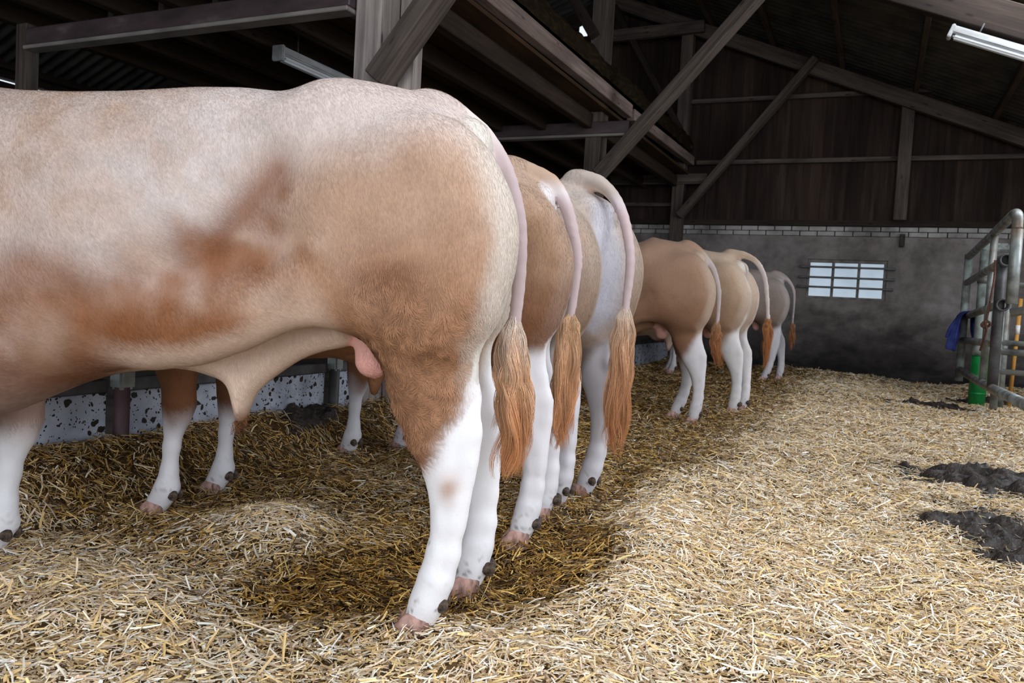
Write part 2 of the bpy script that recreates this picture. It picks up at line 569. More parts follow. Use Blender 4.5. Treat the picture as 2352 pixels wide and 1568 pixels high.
tag(link('wall_back_gable', bm_mesh('wall_back_gable', bm), M['gable_boards']), kind='structure')

# window: frame, two mullions, panes, three iron bars
wr = empty('window_1', ((WX0 + WX1) / 2, YB, WZ0)); wr['kind'] = 'structure'
def wpart(name, boxes, mat, bev=0.004):
    bm = bmesh.new()
    for b in boxes: bm_box(bm, b[0] - wr.location.x, b[1] - wr.location.x, b[2] - YB, b[3] - YB, b[4] - WZ0, b[5] - WZ0)
    if bev: bmesh.ops.bevel(bm, geom=bm.edges[:], offset=bev, segments=1, affect='EDGES')
    return link(name, bm_mesh(name, bm), mat, wr)
k = NT('dirty_window_frame', 0.8, 0.2); f = k.noise(k.world(), 9.0, 4)
k.base(k.ramp(f, [(0.3, srgb(88, 84, 80)), (0.7, srgb(130, 126, 120))])); M['win_frame'] = k.m
wpart('window_frame', ((WX0, WX0 + .035, YB + .03, YB + .10, WZ0, WZ1), (WX1 - .05, WX1, YB + .03, YB + .10, WZ0, WZ1), (WX0 + .035, WX1 - .05, YB + .03, YB + .10, WZ0, WZ0 + .035), (WX0 + .035, WX1 - .05, YB + .03, YB + .10, WZ1 - .05, WZ1)), M['win_frame'])
for x in (-.685, -.315): wpart('mullion', ((x - .02, x + .02, YB + .032, YB + .095, WZ0 + .035, WZ1 - .05),), M['win_frame'])
for a, b in ((WX0 + .035, -.705), (-.665, -.335), (-.295, WX1 - .05)): wpart('pane', ((a, b, YB + .062, YB + .068, WZ0 + .035, WZ1 - .05),), M['glass'], 0)
for z, x0, x1 in ((1.735, -1.17, .20), (1.575, -1.18, .195), (1.425, -1.19, .185)):
    br = empty('window_bar', (-.49, YB - .05, z)); tag(br, {1.735: 'top iron bar across the barn window', 1.575: 'middle iron bar across the barn window', 1.425: 'bottom iron bar across the barn window'}[z], 'window bar', 'iron bars across the window')
    bm = bmesh.new(); bm_box(bm, x0 + .49, x1 + .49, -.012, .012, -.016, .016); bmesh.ops.bevel(bm, geom=bm.edges[:], offset=.004, segments=1, affect='EDGES')
    link('bar', bm_mesh('bar', bm), M['dark_steel'], br)
    for xe in (x0 + .49 + .03, x1 + .49 - .03):
        bm = bmesh.new(); bm_box(bm, xe - .018, xe + .018, .004, .056, -.022, .022); link('bracket', bm_mesh('bracket', bm), M['dark_steel'], br)

# outer walls of the barn, with the slit of daylight under the left eave
slab('wall_left_eave', -11.16, -11.0, -3.4, 7.9, 3.575, 3.70, M['dark_wood'])
slab('wall_left', -11.16, -11.0, -3.4, YB, -.14, 3.52, M['dark_wood'])
slab('wall_left_upper', -11.16, -11.0, 7.9, YB, 3.52, 3.70, M['dark_wood'])
slab('wall_right', 5.2, 5.36, 8.2, YB, -.14, 2.4, M['render_wall'])
# corrugated roof, two slopes
def roof_sheet(name, xa, xb):
    ny, nx = 760, 10
    ys = np.linspace(-3.4, YB + .3, ny); xsr = np.linspace(xa, xb, nx)
    Yg, Xg = np.meshgrid(ys, xsr, indexing='ij')
    Zg = RID_Z + .05 - SL * np.abs(Xg - RID_X) + .03 * np.sin(Yg * 2 * PI / .177)
    V = np.stack([Xg, Yg, Zg], -1).reshape(-1, 3)
    i = np.arange(ny - 1)[:, None] * nx + np.arange(nx - 1)[None]
    Q = np.stack([i, i + 1, i + nx + 1, i + nx], -1).reshape(-1, 4)
    o = link(name, np_mesh(name, V, Q), M['corrugated']); o['kind'] = 'structure'
    md = o.modifiers.new('thickness', 'SOLIDIFY'); md.thickness = .008
    return o
roof_sheet('ceiling_right_slope', RID_X, 5.5)
roof_sheet('ceiling_left_slope', -11.2, RID_X)

# ------------------------------------------------------------------ timbers
def timber(name, p0, p1, w, h, mat, label=None, cat=None, group=None, parent=None, upv=(0, 0, 1), bevel=.008, ext=0.0):
    p0, p1 = Vector(p0), Vector(p1)
    d = (p1 - p0).normalized(); p0 = p0 - d * ext; p1 = p1 + d * ext
    L = (p1 - p0).length
    y = Vector(upv).cross(d)
    y = y.normalized() if y.length > 1e-4 else Vector((0, 1, 0))
    z = d.cross(y)
    bm = bmesh.new(); bm_box(bm, 0, L, -w / 2, w / 2, -h / 2, h / 2)
    bmesh.ops.bevel(bm, geom=bm.edges[:], offset=min(bevel, w * .2, h * .2), segments=1, affect='EDGES')
    o = link(name, bm_mesh(name, bm), mat, parent)
    o.matrix_world = Matrix.Translation(p0) @ Matrix((d, y, z)).transposed().to_4x4()
    if label: tag(o, label, cat, group)
    return o

X0 = -3.13
FR = (4.48, 8.95, 13.22)
# posts along the feed barrier
pst = [('weathered grey timber post rising behind the nearest bull', .225), ('grey timber post behind the cream white bull, meeting a long brace', .24), ('grey timber post against the boarded back gable', .20)]
for (lab, w_), y in zip(pst, FR):
    top = 5.4 if y < 13 else 5.5
    timber('timber_post', (X0, y, -.14), (X0, y, top), .20 if y < 5 else .19, w_, M['post_wood'] if y < 5 else M['brace_wood'], lab, 'post', upv=(0, 1, 0))
# second timber bolted behind the near post
timber('timber_stud', (-2.955, 4.62, -.14), (-2.955, 4.62, 4.0), .13, .10, M['post_wood'], 'narrower grey stud bolted behind the nearest post', 'post', upv=(0, 1, 0))
# braces
timber('timber_brace', (-3.03, 4.38, 2.30), (-1.55, 4.38, 4.10), .12, .21, M['brace_wood'], 'grey brace leaving the nearest post towards the roof', 'brace', upv=(0, -1, 0))
timber('timber_brace', (-3.02, 8.80, 2.43), (-1.18, 8.80, 4.50), .12, .21, M['brace_wood'], 'long pale brace crossing in front of the loft beams', 'brace', upv=(0, -1, 0))
timber('timber_brace', (-3.06, 13.05, 2.47), (-1.13, 13.05, 4.86), .11, .19, M['brace_wood'], 'brace slanting up across the boarded back gable', 'brace', upv=(0, -1, 0))
timber('timber_brace', (-3.16, 8.78, 4.0), (-4.35, 8.78, 5.9), .11, .20, M['dark_wood'], 'dark brace rising left above the hay loft', 'brace', upv=(0, -1, 0))
timber('timber_brace', (-4.39, 13.12, 5.97), (-2.95, 13.12, 3.55), .10, .17, M['dark_wood'], 'dark diagonal board high on the gable under the ridge', 'brace', upv=(0, -1, 0))
# tie beams across the passage (purple brown)
for y, z, lab in ((4.36, 2.74, 'purple brown tie beam above the nearest bull back'), (8.86, 2.87, 'purple brown tie beam behind the second bull'), (13.15, 3.0, 'grey tie beam at the foot of the back gable')):
    r_ = empty('tie_beam', (-4.8, y, z)); tag(r_, lab, 'beam', kind='thing')
    x1 = {4.36: -3.24, 8.86: -2.70, 13.15: -2.66}[y]
    steel = y < 10
    timber('web', (-6.42 + 4.8, 0, .10), (x1 + 4.8, 0, .10), .10, .14, M['beam_steel'] if steel else M['brace_wood'], parent=r_)
    timber('flange', (-6.42 + 4.8, -.01, .012), (x1 + 4.8, -.01, .012), .125, .03, M['flange'] if steel else M['brace_wood'], parent=r_)
timber('timber_stud', (-6.49, 4.38, -.14), (-6.49, 4.38, 2.96), .13, .12, M['brace_wood'], 'thin grey stud under the left end of the tie beam', 'post', upv=(0, 1, 0))
# loft edge beams, in two lengths that lap at the second post
timber('loft_beam', (-2.955, 1.0, 3.28), (-2.955, 9.58, 3.33), .11, .16, M['pale_beam_wood'], 'pale sawn loft beam running over the nearest bulls', 'beam')
timber('loft_beam', (-2.975, 9.75, 3.33), (-2.975, 13.28, 3.40), .11, .14, M['pale_beam_wood'], 'reddish loft beam beyond the long brace', 'beam')
# joists and deck of the hay loft
for i in range(7):
    x = -3.19 - i * .57
    timber('loft_joist', (x, -2.8, 3.05), (x, 13.3, 3.05), .10, .17, M['joist_wood'], 'smoky brown joist under the hay loft', 'joist', 'loft joists')
for x in (-4.9, -5.47, -6.04):
    timber('joist_block', (x + .12, 4.72, 2.93), (x + .12, 4.72, 3.20), .07, .06, M['brace_wood'], 'short pale block between loft joist and tie beam', 'block', 'blocks above the tie beam')
bm = bmesh.new(); x = -6.75
while x < -2.98:
    bm_box(bm, x, x + .19, -2.8, 13.3, 3.15 + random.uniform(0, .012), 3.19); x += .2
tag(link('loft_deck', bm_mesh('loft_deck', bm), M['deck']), 'dark plank deck of the hay loft', 'loft deck')
# compacted old hay lying on the loft edge: lumpy long heap
prof = smooth_path([(-2.945, 0, .0), (-2.935, 0, .08), (-2.945, 0, .16), (-2.985, 0, .225), (-3.15, 0, .26), (-3.5, 0, .30), (-4.1, 0, .28), (-4.6, 0, .12), (-4.75, 0, -.16)], 24)
ny, nx = 300, len(prof)
ys = np.linspace(-2.5, 13.2, ny)
V = np.array([(p[0], y, 3.395 + .0095 * y + p[2]) for y in ys for p in prof])
nz_ = noise3(V, 6.0, 3) - .5
w_ = np.tile(np.clip(prof[:, 2] / .2, 0, 1), ny)
V[:, 2] += nz_ * .12 * w_; V[:, 0] += (noise3(V + 9, 8.0, 2) - .5) * .035
q = (np.arange(ny - 1)[:, None] * nx + np.arange(nx - 1)[None])
Q = np.stack([q, q + nx, q + nx + 1, q + 1], -1).reshape(-1, 4)
tag(link('loft_hay', np_mesh('loft_hay', V, Q), M['hay']), 'dark old hay heaped along the loft edge', 'hay', kind='stuff')

# rafters and purlins of the right hand roof slope
for y, lab in ((8.95, 'dark rafter carrying the lamp on the right'), (13.17, 'rafter along the top of the boarded back gable')):
    dz = .28 if y < 13 else .24
    h_ = .30 if y < 13 else .22
    timber('roof_rafter', (RID_X, y, roof_z(RID_X) - dz), (5.2, y, roof_z(5.2) - dz), .13, h_, M['dark_wood'] if y < 13 else M['brace_wood'], lab, 'rafter')
    timber('roof_rafter', (RID_X, y, roof_z(RID_X) - dz), (-11.2, y, roof_z(-11.2) - dz), .13, h_, M['dark_wood'], 'far rafter falling to the left behind the hay loft' if y > 13 else 'rafter of the left slope above the hay loft', 'rafter')
for i, x in enumerate((-3.75, -2.75, -1.78, -.75, .27, 1.30)):
    timber('roof_purlin', (x, -3.2, roof_z(x) - .07), (x, YB - .05, roof_z(x) - .07), .07, .11, M['purlin_wood'], 'thin purlin running under the right roof slope', 'purlin', 'purlins under the right roof slope')
timber('eave_beam', (-10.9, -3.2, 3.74), (-10.9, YB, 3.74), .14, .15, M['dark_wood'], 'dark eave beam above the slit of daylight', 'beam')
# gable rails, king post, collar
timber('gable_rail', (-3.05, 13.38, 4.385), (.5, 13.38, 4.385), .09, .07, M['brace_wood'], 'upper horizontal rail on the boarded gable', 'rail')
timber('gable_rail', (-2.9, 13.38, 3.384), (5.0, 13.38, 3.384), .09, .07, M['brace_wood'], 'lower horizontal rail on the boarded gable', 'rail')
timber('gable_rail', (-6.8, 13.38, 2.70), (-3.2, 13.38, 2.70), .08, .06, M['brace_wood'], 'low rail on the gable left of the grey post', 'rail')
timber('gable_post', (.19, 13.30, 2.455), (.19, 13.30, 4.27), .18, .21, M['brace_wood'], 'upright timber on the boarded gable right of the window', 'post', upv=(0, 1, 0))
timber('gable_collar', (-4.75, 13.06, 5.46), (-2.85, 13.06, 5.50), .10, .19, M['brace_wood'], 'short collar beam high under the gable ridge', 'beam')
timber('gable_strut', (.25, 13.37, 2.07), (.25, 13.37, 2.26), .07, .085, M['manure'], 'small dark iron bracket below the brick courses', 'bracket', upv=(0, 1, 0))

# lamps
def lamp(loc, ang, tilt, L, lab, hang):
    r_ = empty('batten_lamp', loc); r_.rotation_euler = (0, tilt, ang); tag(r_, lab, 'lamp', kind='thing')
    bm = bmesh.new(); bm_box(bm, -L / 2, L / 2, -.055, .055, 0, .07); bmesh.ops.bevel(bm, geom=bm.edges[:], offset=.012, segments=2, affect='EDGES')
    link('lamp_housing', bm_mesh('lamp_housing', bm), M['lamp_body'], r_)
    bm = bmesh.new(); bm_box(bm, -L / 2 + .03, L / 2 - .03, -.04, .04, -.045, .004); bmesh.ops.bevel(bm, geom=bm.edges[:], offset=.018, segments=3, affect='EDGES')
    link('diffuser', bm_mesh('diffuser', bm), M['lamp_tube'], r_)
    for x in (-L * .35, L * .35): tube_obj('hanger', [(x, 0, .06), (x, 0, hang)], .008, M['dark_steel'], r_, 6)
    for x in (-L / 2, L / 2):
        bm = bmesh.new(); bm_box(bm, x - .018, x + .018, -.06, .06, -.05, .078); bmesh.ops.bevel(bm, geom=bm.edges[:], offset=.008, segments=2, affect='EDGES')
        link('end_cap', bm_mesh('end_cap', bm), M['lamp_body'], r_)
    return r_
lamp((-4.72, 6.15, 2.88), PI / 2, 0, 1.6, 'grey unlit batten lamp under the loft joists', .29)
lamp((1.16, 8.86, 3.45), 0, math.atan(SL), 1.55, 'pale unlit batten lamp below the roof at top right', .17)
# ------------------------------------------------------------------ straw bed
def gauss2(x, y, cx, cy, sx, sy, ang=0.0):
    c, s = math.cos(ang), math.sin(ang)
    a = (x - cx) * c + (y - cy) * s; b = -(x - cx) * s + (y - cy) * c
    return np.exp(-(a / sx) ** 2 - (b / sy) ** 2)
def n2(x, y, sc, o=2, k=0.0):
    return noise3(np.stack([x, y, np.full_like(x, k)], 1), sc, o)
DUNG = [(.62, 10.3, .34, .20, .1, .05), (.75, 5.55, .50, .28, -.15, .07), (.60, 4.05, .28, .48, .1, .05), (-2.98, 3.72, .12, .26, 0, .05), (1.25, 11.3, .35, .22, .2, .05)]
def dung_mask(x, y):
    m = np.zeros_like(x)
    for cx, cy, sx, sy, a, hh in DUNG: m = np.maximum(m, gauss2(x, y, cx, cy, sx, sy, a))
    return np.clip(m + .95 * (n2(x, y, 6.0, 3, 3.0) - .5), 0, 1)
def bed(x, y):
    x = np.asarray(x, float); y = np.asarray(y, float)
    z = .05 * (n2(x, y, .9, 2) - .5) + .045 * (n2(x, y, 2.6, 2, 5.) - .5) + .03 * (n2(x, y, 7., 2, 9.) - .5)
    z = z + .15 * sstep(-2.5, -3.05, x) * sstep(9.5, 6.0, y) + .06 * sstep(-2.6, -3.1, x)
    z = z + .085 * gauss2(x, y, -1.98, 2.30, .26, .34, .5) + .04 * gauss2(x, y, -2.0, 1.55, .35, .22)
    z = z + .055 * gauss2(x, y, -.72, 2.9, .20, .85, .1) + .05 * gauss2(x, y, -.75, 1.75, .4, .22)
    z = z - .03 * gauss2(x, y, -1.12, 2.6, .25, 1.1)
    z = z + .06 * sstep(12.3, 13.3, y) + .05 * sstep(9.5, 11.0, y) * sstep(.5, -.5, x) + .03 * sstep(.9, 1.6, x)
    for fx, fy, r, zt in FEET: 
        g = np.exp(-((x - fx) ** 2 + (y - fy) ** 2) / (r * r))
        z = z * (1 - g) + zt * g
    return z
FEET = []
for (o, hd, z0, ft, extra) in (((-1.106, 2.038), 201, 0, ((.05, .165), (-.065, -.155), (1.50, -.13), (1.46, .2)), 0),
        ((-1.27, 2.934), 200, 0, ((-.02, .2), (-.09, -.2), (1.42, .19), (1.36, -.2)), 0), ((-1.24, 3.5), 165, 0, ((0, .13), (.04, -.14), (1.43, .16), (1.37, -.18)), 0),
        ((-1.41, 6.7), 192, 0, ((-.05, .12), (.11, -.14), (1.55, .18), (1.51, -.18)), 0), ((-1.23, 7.75), 176, 0, ((-.06, .13), (-.09, -.12), (1.34, .18), (1.41, -.18)), 0),
        ((-1.25, 11.2), 186, .06, ((.11, .19), (-.1, -.17), (1.34, .18), (1.43, -.18)), 0)):
    c, s = math.cos(math.radians(hd)), math.sin(math.radians(hd))
    for u, v in ft: FEET.append((o[0] + c * u - s * v, o[1] + s * u + c * v, .11, z0 + .020))

def wetness(x, y):
    w = .95 * gauss2(x, y, -1.25, 2.55, .42, .75) + .9 * gauss2(x, y, -1.0, 2.75, .28, .42) + .6 * gauss2(x, y, -1.55, 2.0, .45, .4)
    w = np.maximum(w, .62 * sstep(-.75, -1.15, x) * sstep(1.5, 2.1, y))
    w = np.maximum(w, .5 * sstep(-.5, -1.0, x) * sstep(3.5, 5.0, y))
    w = np.maximum(w, .45 * sstep(-1.0, -1.7, x) * sstep(1.6, 2.4, y - .25 * (x + 1.7)))
    w = w - .55 * gauss2(x, y, -1.98, 2.30, .25, .34, .5) - .45 * gauss2(x, y, -.75, 1.70, .5, .24) - .3 * gauss2(x, y, -2.0, 1.5, .4, .2) - .4 * gauss2(x, y, -.7, 2.9, .18, .8, .1) - .25 * gauss2(x, y, -1.9, 3.4, .3, .3)
    w = w + .32 * (n2(x, y, 2.2, 3, 2.) - .5) + .12
    return np.clip(w, 0, 1)

def pick(pal, r):
    P = np.array([srgb(*c)[:3] for c in pal]); w = r.integers(0, len(P), 0)
    return P
DRY = np.array([srgb(min(c[0] + 4, 252), min(c[1] + 6, 250), min(c[2] + 5, 244))[:3] for c in ((240, 224, 198), (234, 210, 172), (230, 196, 134), (218, 184, 132), (208, 176, 142), (232, 204, 178), (250, 245, 234), (222, 206, 180), (182, 150, 112), (238, 206, 142), (242, 232, 214))])
WET = np.array([srgb(c[0], c[1] * .96, c[2] * .82)[:3] for c in ((168, 130, 60), (140, 102, 42), (114, 82, 34), (92, 66, 30), (74, 54, 27), (190, 156, 90), (150, 122, 74), (58, 42, 23), (208, 184, 130))])

# soft underlay following the bed
gx = np.concatenate([np.arange(-3.16, 1.8, .035), np.arange(1.8, 5.15, .08)]); gy = np.concatenate([np.arange(-1.2, 5.5, .035), np.arange(5.5, 13.42, .07)])
GX, GY = np.meshgrid(gx, gy, indexing='ij'); px_, py_ = GX.ravel(), GY.ravel()
wz = wetness(px_, py_); dm = dung_mask(px_, py_)
V = np.stack([px_, np.minimum(py_, 13.395), bed(px_, py_) - .006], 1)
i = np.arange(len(gx) - 1)[:, None] * len(gy) + np.arange(len(gy) - 1)[None]
Q = np.stack([i, i + len(gy), i + len(gy) + 1, i + 1], -1).reshape(-1, 4)
cu = np.array(srgb(172, 142, 100)[:3]) * (1 - wz)[:, None] + np.array(srgb(66, 48, 24)[:3]) * wz[:, None]
cu = cu * (1 - .8 * dm[:, None])
tag(link('straw_bedding', np_mesh('straw_bedding', V, Q, attrs={'straw_col': cu}), M['underlay']), 'trodden straw bed covering the pen floor', 'straw', kind='stuff')

# stalks
def stalks(n_try, dens, seed):
    r = np.random.default_rng(seed)
    x = r.uniform(-3.08, 4.6, n_try); y = r.uniform(-.9, 13.30, n_try)
    area_ = 7.68 * 14.26
    d = np.hypot(x, y)
    keep = r.random(n_try) < dens(x, y, d) * area_ / n_try
    dmk = dung_mask(x, y)
    keep &= r.random(n_try) < 1 - .80 * sstep(.25, .55, dmk)
    return x[keep], y[keep], r
def dens(x, y, d):
    base = np.interp(d, [0, 2.2, 3, 4, 5.5, 8, 13.5], [10500, 10500, 8600, 5800, 3500, 1900, 1100])
    b = np.degrees(np.arctan2(x, y)) + 24.4
    return base * np.where(np.abs(b) < 42, 1.0, .35)
x, y, r = stalks(1600000, dens, 21)
n = len(x); d = np.hypot(x, y)
big = np.interp(d, [2, 5, 9, 13], [1.0, 1.12, 1.5, 1.9])
L = np.clip(r.lognormal(-3.48, .5, n), .012, .13) * np.interp(d, [2, 13], [1, 1.35])
W = r.uniform(.0011, .0031, n) * np.where(r.random(n) < .12, 1.5, 1) * big
yaw = r.uniform(0, 2 * PI, n)
lay = r.random(n) ** 1.3
wt = wetness(x, y)
tilt = r.normal(0, .16, n) + np.where(r.random(n) < .10, r.normal(0, .45, n), 0)
e = .03
zc = bed(x, y); sx_ = (bed(x + e, y) - bed(x - e, y)) / (2 * e); sy_ = (bed(x, y + e) - bed(x, y - e)) / (2 * e)
dx, dy = np.cos(yaw), np.sin(yaw)
dz = sx_ * dx + sy_ * dy + np.tan(np.clip(tilt, -1.1, 1.1))
D = np.stack([dx, dy, dz], 1); D /= np.linalg.norm(D, axis=1, keepdims=True)
zc = zc + .003 + lay * .022 + np.abs(D[:, 2]) * L * .30
S = np.stack([-dy, dx, np.zeros(n)], 1); roll = r.normal(0, .5, n)
U_ = np.cross(D, S)
S2 = S * np.cos(roll)[:, None] + U_ * np.sin(roll)[:, None]; U2 = -S * np.sin(roll)[:, None] + U_ * np.cos(roll)[:, None]
sgn = np.where(U2[:, 2] < 0, -1, 1)[:, None]; U2 = U2 * sgn; S2 = S2 * sgn
Cn = np.stack([x, y, zc], 1)
bend = r.normal(0, .022, n)[:, None] * L[:, None]
side = r.normal(0, .022, n)[:, None] * L[:, None]
st = []
for t in (-.5, 0, .5):
    c = Cn + D * (L * t)[:, None] + (U2 * bend + S2 * side) * (1 if t == 0 else -1)
    w_ = (W * (1.0 if t < .5 else .8))[:, None]
    st += [c - S2 * w_, c + U2 * w_ * .75, c + S2 * w_]
V = np.stack(st, 1)
b = (np.arange(n) * 9)[:, None]
Qs = np.concatenate([b + np.array(q)[None] for q in ((0, 1, 4, 3), (1, 2, 5, 4), (3, 4, 7, 6), (4, 5, 8, 7))], 0)
wsel = np.clip(wt + r.normal(0, .16, n) - .12 * (lay - .5), 0, 1)
c0 = DRY[r.integers(0, len(DRY), n)]; c1 = WET[r.integers(0, len(WET), n)]
w2 = sstep(.25, .8, wsel)[:, None]
col = c0 * (1 - w2) + c1 * w2
col = col * (.66 + .52 * r.random(n) ** .8)[:, None]
dk = dung_mask(x, y); col = col * (1 - .45 * sstep(.15, .5, dk))[:, None]
print('stalks', n)
tag(link('loose_straw', np_mesh('loose_straw', V.reshape(-1, 3), Qs, smooth=False, attrs={'straw_col': np.repeat(np.clip(col, 0, 1), 9, 0)}), M['straw']), 'loose golden straw stalks strewn over the pen', 'straw', kind='stuff')

# dung heaps
labs = ('dark manure patch in front of the back wall', 'dark wet manure heap at the right edge', 'trampled manure below the larger heap at right', 'manure against the white barrier panel', 'manure spilt at the foot of the steel gate')
for (cx, cy, sx, sy, a, hh), lab in zip(DUNG, labs):
    m_ = 84; gg = np.linspace(-1.9, 1.9, m_)
    A, B = np.meshgrid(gg, gg, indexing='ij'); A, B = A.ravel() * sx, B.ravel() * sy
    xx = cx + A * math.cos(a) - B * math.sin(a); yy = cy + A * math.sin(a) + B * math.cos(a)
    if cx < -2: xx = np.maximum(xx, -3.05)
    mk = dung_mask(xx, yy)
    lump = n2(xx, yy, 11., 3, 1.) ; lump2 = n2(xx, yy, 26., 2, 4.)
    z = bed(xx, yy) - .03 + sstep(.18, .55, mk) * (.022 + 1.9 * hh * (lump - .2) + .055 * (lump2 - .5) + .012)
    V = np.stack([xx - cx, yy - cy, z], 1)
    i = np.arange(m_ - 1)[:, None] * m_ + np.arange(m_ - 1)[None]
    Q = np.stack([i, i + m_, i + m_ + 1, i + 1], -1).reshape(-1, 4)
    q_ok = (mk[Q] > .12).any(1)
    Q = Q[q_ok]
    used = np.unique(Q); rm = np.full(len(V), -1); rm[used] = np.arange(len(used))
    o = link('manure_heap', np_mesh('manure_heap', V[used], rm[Q]), M['manure']); o.location = (cx, cy, 0)
    tag(o, lab, 'manure')
# ------------------------------------------------------------------ implicit modelling: field, surface nets
class Field:
    def __init__(s, lo, hi, h):
        s.h = h; s.lo = np.array(lo, float)
        s.n = np.ceil((np.array(hi) - s.lo) / h).astype(int) + 1
        s.ax = [s.lo[i] + h * np.arange(s.n[i]) for i in range(3)]
        s.f = np.full(s.n, 0.5, np.float32)
    def sl(s, lo, hi):
        out = []
        for i in range(3):
            a = int(np.clip(math.floor((lo[i] - s.lo[i]) / s.h), 0, s.n[i])); b = int(np.clip(math.ceil((hi[i] - s.lo[i]) / s.h) + 1, 0, s.n[i]))
            out.append(slice(a, max(a, b)))
        return tuple(out)
    def grids(s, sl):
        return (s.ax[0][sl[0]][:, None, None], s.ax[1][sl[1]][None, :, None], s.ax[2][sl[2]][None, None, :])
    def put(s, fn, lo, hi, k=0.03):
        sl = s.sl(lo, hi)
        if any(x.stop <= x.start for x in sl): return
        d = fn(*s.grids(sl))
        a = s.f[sl]
        hh = np.maximum(k - np.abs(a - d), 0) / k
        s.f[sl] = np.minimum(a, d) - hh * hh * k * 0.25
    def carve(s, a, b, amp, sig):
        """shallow groove (amp > 0) or ridge (amp < 0) along the segment a-b"""
        a = np.array(a, float); b = np.array(b, float); pad = 2.6 * sig
        sl = s.sl(np.minimum(a, b) - pad, np.maximum(a, b) + pad)
        U, V, Z = s.grids(sl)
        ab = b - a; L = ab @ ab + 1e-9
        t = np.clip(((U - a[0]) * ab[0] + (V - a[1]) * ab[1] + (Z - a[2]) * ab[2]) / L, 0, 1)
        d2 = (U - a[0] - t * ab[0]) ** 2 + (V - a[1] - t * ab[1]) ** 2 + (Z - a[2] - t * ab[2]) ** 2
        s.f[sl] += amp * np.exp(-d2 / sig ** 2)
    def cone(s, a, b, ra, rb, k=0.03, sv=1.0):
        a = np.array(a, float); b = np.array(b, float)
        r = max(ra, rb) + k + 0.02
        def fn(U, V, Z):
            w = np.array([1, sv, 1.0]); A = a * w; B = b * w; ab = B - A; L = ab @ ab + 1e-12
            u = U - A[0]; v = V * sv - A[1]; z = Z - A[2]
            t = np.clip((u * ab[0] + v * ab[1] + z * ab[2]) / L, 0, 1)
            return np.sqrt((u - t * ab[0]) ** 2 + (v - t * ab[1]) ** 2 + (z - t * ab[2]) ** 2) - (ra + (rb - ra) * t)
        s.put(fn, np.minimum(a, b) - r, np.maximum(a, b) + r, k)
    def chain(s, pts, k=0.03, k0=None):
        """pts: (u, v, z, r, sv)"""
        for i in range(len(pts) - 1):
            p, q = pts[i], pts[i + 1]
            s.cone(p[:3], q[:3], p[3], q[3], (k0 if (k0 and i == 0) else k), (p[4] + q[4]) / 2)
    def ell(s, c, r, k=0.05, rot=0.0):
        """ellipsoid turned by rot in the u-z plane"""
        c = np.array(c, float); r = np.array(r, float); R = max(r) + k
        cs, sn = math.cos(rot), math.sin(rot)
        def fn(U, V, Z):
            u = (U - c[0]) * cs + (Z - c[2]) * sn; z = -(U - c[0]) * sn + (Z - c[2]) * cs; v = V - c[1]
            k0 = np.sqrt((u / r[0]) ** 2 + (v / r[1]) ** 2 + (z / r[2]) ** 2)
            k1 = np.sqrt((u / r[0] ** 2) ** 2 + (v / r[1] ** 2) ** 2 + (z / r[2] ** 2) ** 2) + 1e-6
            return k0 * (k0 - 1) / k1
        s.put(fn, c - R, c + R, k)
    def inflate(s, poly, vc, T, R, k=0.05, lean=0.0):
        """outline in the u-z plane blown up to a rounded body of half thickness T about v = vc"""
        poly = np.array(poly, float)
        lo = poly.min(0) - k - 0.03; hi = poly.max(0) + k + 0.03
        def fn(U, V, Z):
            d = poly_sd(poly, U[:, :, 0], Z[0])[:, None, :]
            a = np.maximum(d + R, 0)
            v = (V - vc - lean * (Z - 1.0)) * (R / T)
            return np.sqrt(a * a + v * v) - R
        s.put(fn, (lo[0], vc - T - k - 0.05 - abs(lean) * 0.4, lo[1]), (hi[0], vc + T + k + 0.05 + abs(lean) * 0.4, hi[1]), k)
    def mesh(s, smooth=2):
        f = s.f; h = s.h
        c = [f[i:f.shape[0] - 1 + i, j:f.shape[1] - 1 + j, k:f.shape[2] - 1 + k] < 0 for i in (0, 1) for j in (0, 1) for k in (0, 1)]
        n = sum(x.astype(np.int8) for x in c)
        cells = np.argwhere((n > 0) & (n < 8))
        idx = np.full(np.array(f.shape) - 1, -1, np.int64)
        idx[tuple(cells.T)] = np.arange(len(cells))
        off = np.array([(i, j, k) for i in (0, 1) for j in (0, 1) for k in (0, 1)])
        val = np.stack([f[tuple((cells + o).T)] for o in off], 1)
        acc = np.zeros((len(cells), 3)); cnt = np.zeros(len(cells))
        for a in range(8):
            for b in range(a + 1, 8):
                if np.abs(off[a] - off[b]).sum() != 1: continue
                va, vb = val[:, a], val[:, b]
                m = (va < 0) != (vb < 0)
                t = np.where(m, va / np.where(m, va - vb, 1), 0)
                acc += np.where(m[:, None], off[a] + t[:, None] * (off[b] - off[a]), 0); cnt += m
        V = s.lo + h * (cells + acc / cnt[:, None])
        Q = []
        for ax in range(3):
            o1, o2 = [(1, 2), (2, 0), (0, 1)][ax]
            sl0 = [slice(None)] * 3; sl1 = [slice(None)] * 3
            sl0[ax] = slice(0, -1); sl1[ax] = slice(1, None)
            a = f[tuple(sl0)] < 0; b = f[tuple(sl1)] < 0
            e = np.argwhere(a != b)
            ok = (e[:, o1] > 0) & (e[:, o2] > 0) & (e[:, o1] < f.shape[o1] - 1) & (e[:, o2] < f.shape[o2] - 1)
            e = e[ok]; ins = a[tuple(e.T)]
            d1 = np.zeros(3, int); d1[o1] = 1; d2 = np.zeros(3, int); d2[o2] = 1
            q = np.stack([idx[tuple((e - d1 - d2).T)], idx[tuple((e - d2).T)], idx[tuple(e.T)], idx[tuple((e - d1).T)]], 1)
            q[~ins] = q[~ins][:, ::-1]
            Q.append(q)
        Q = np.concatenate(Q)
        V = taubin(V, Q, smooth)
        return V, Q

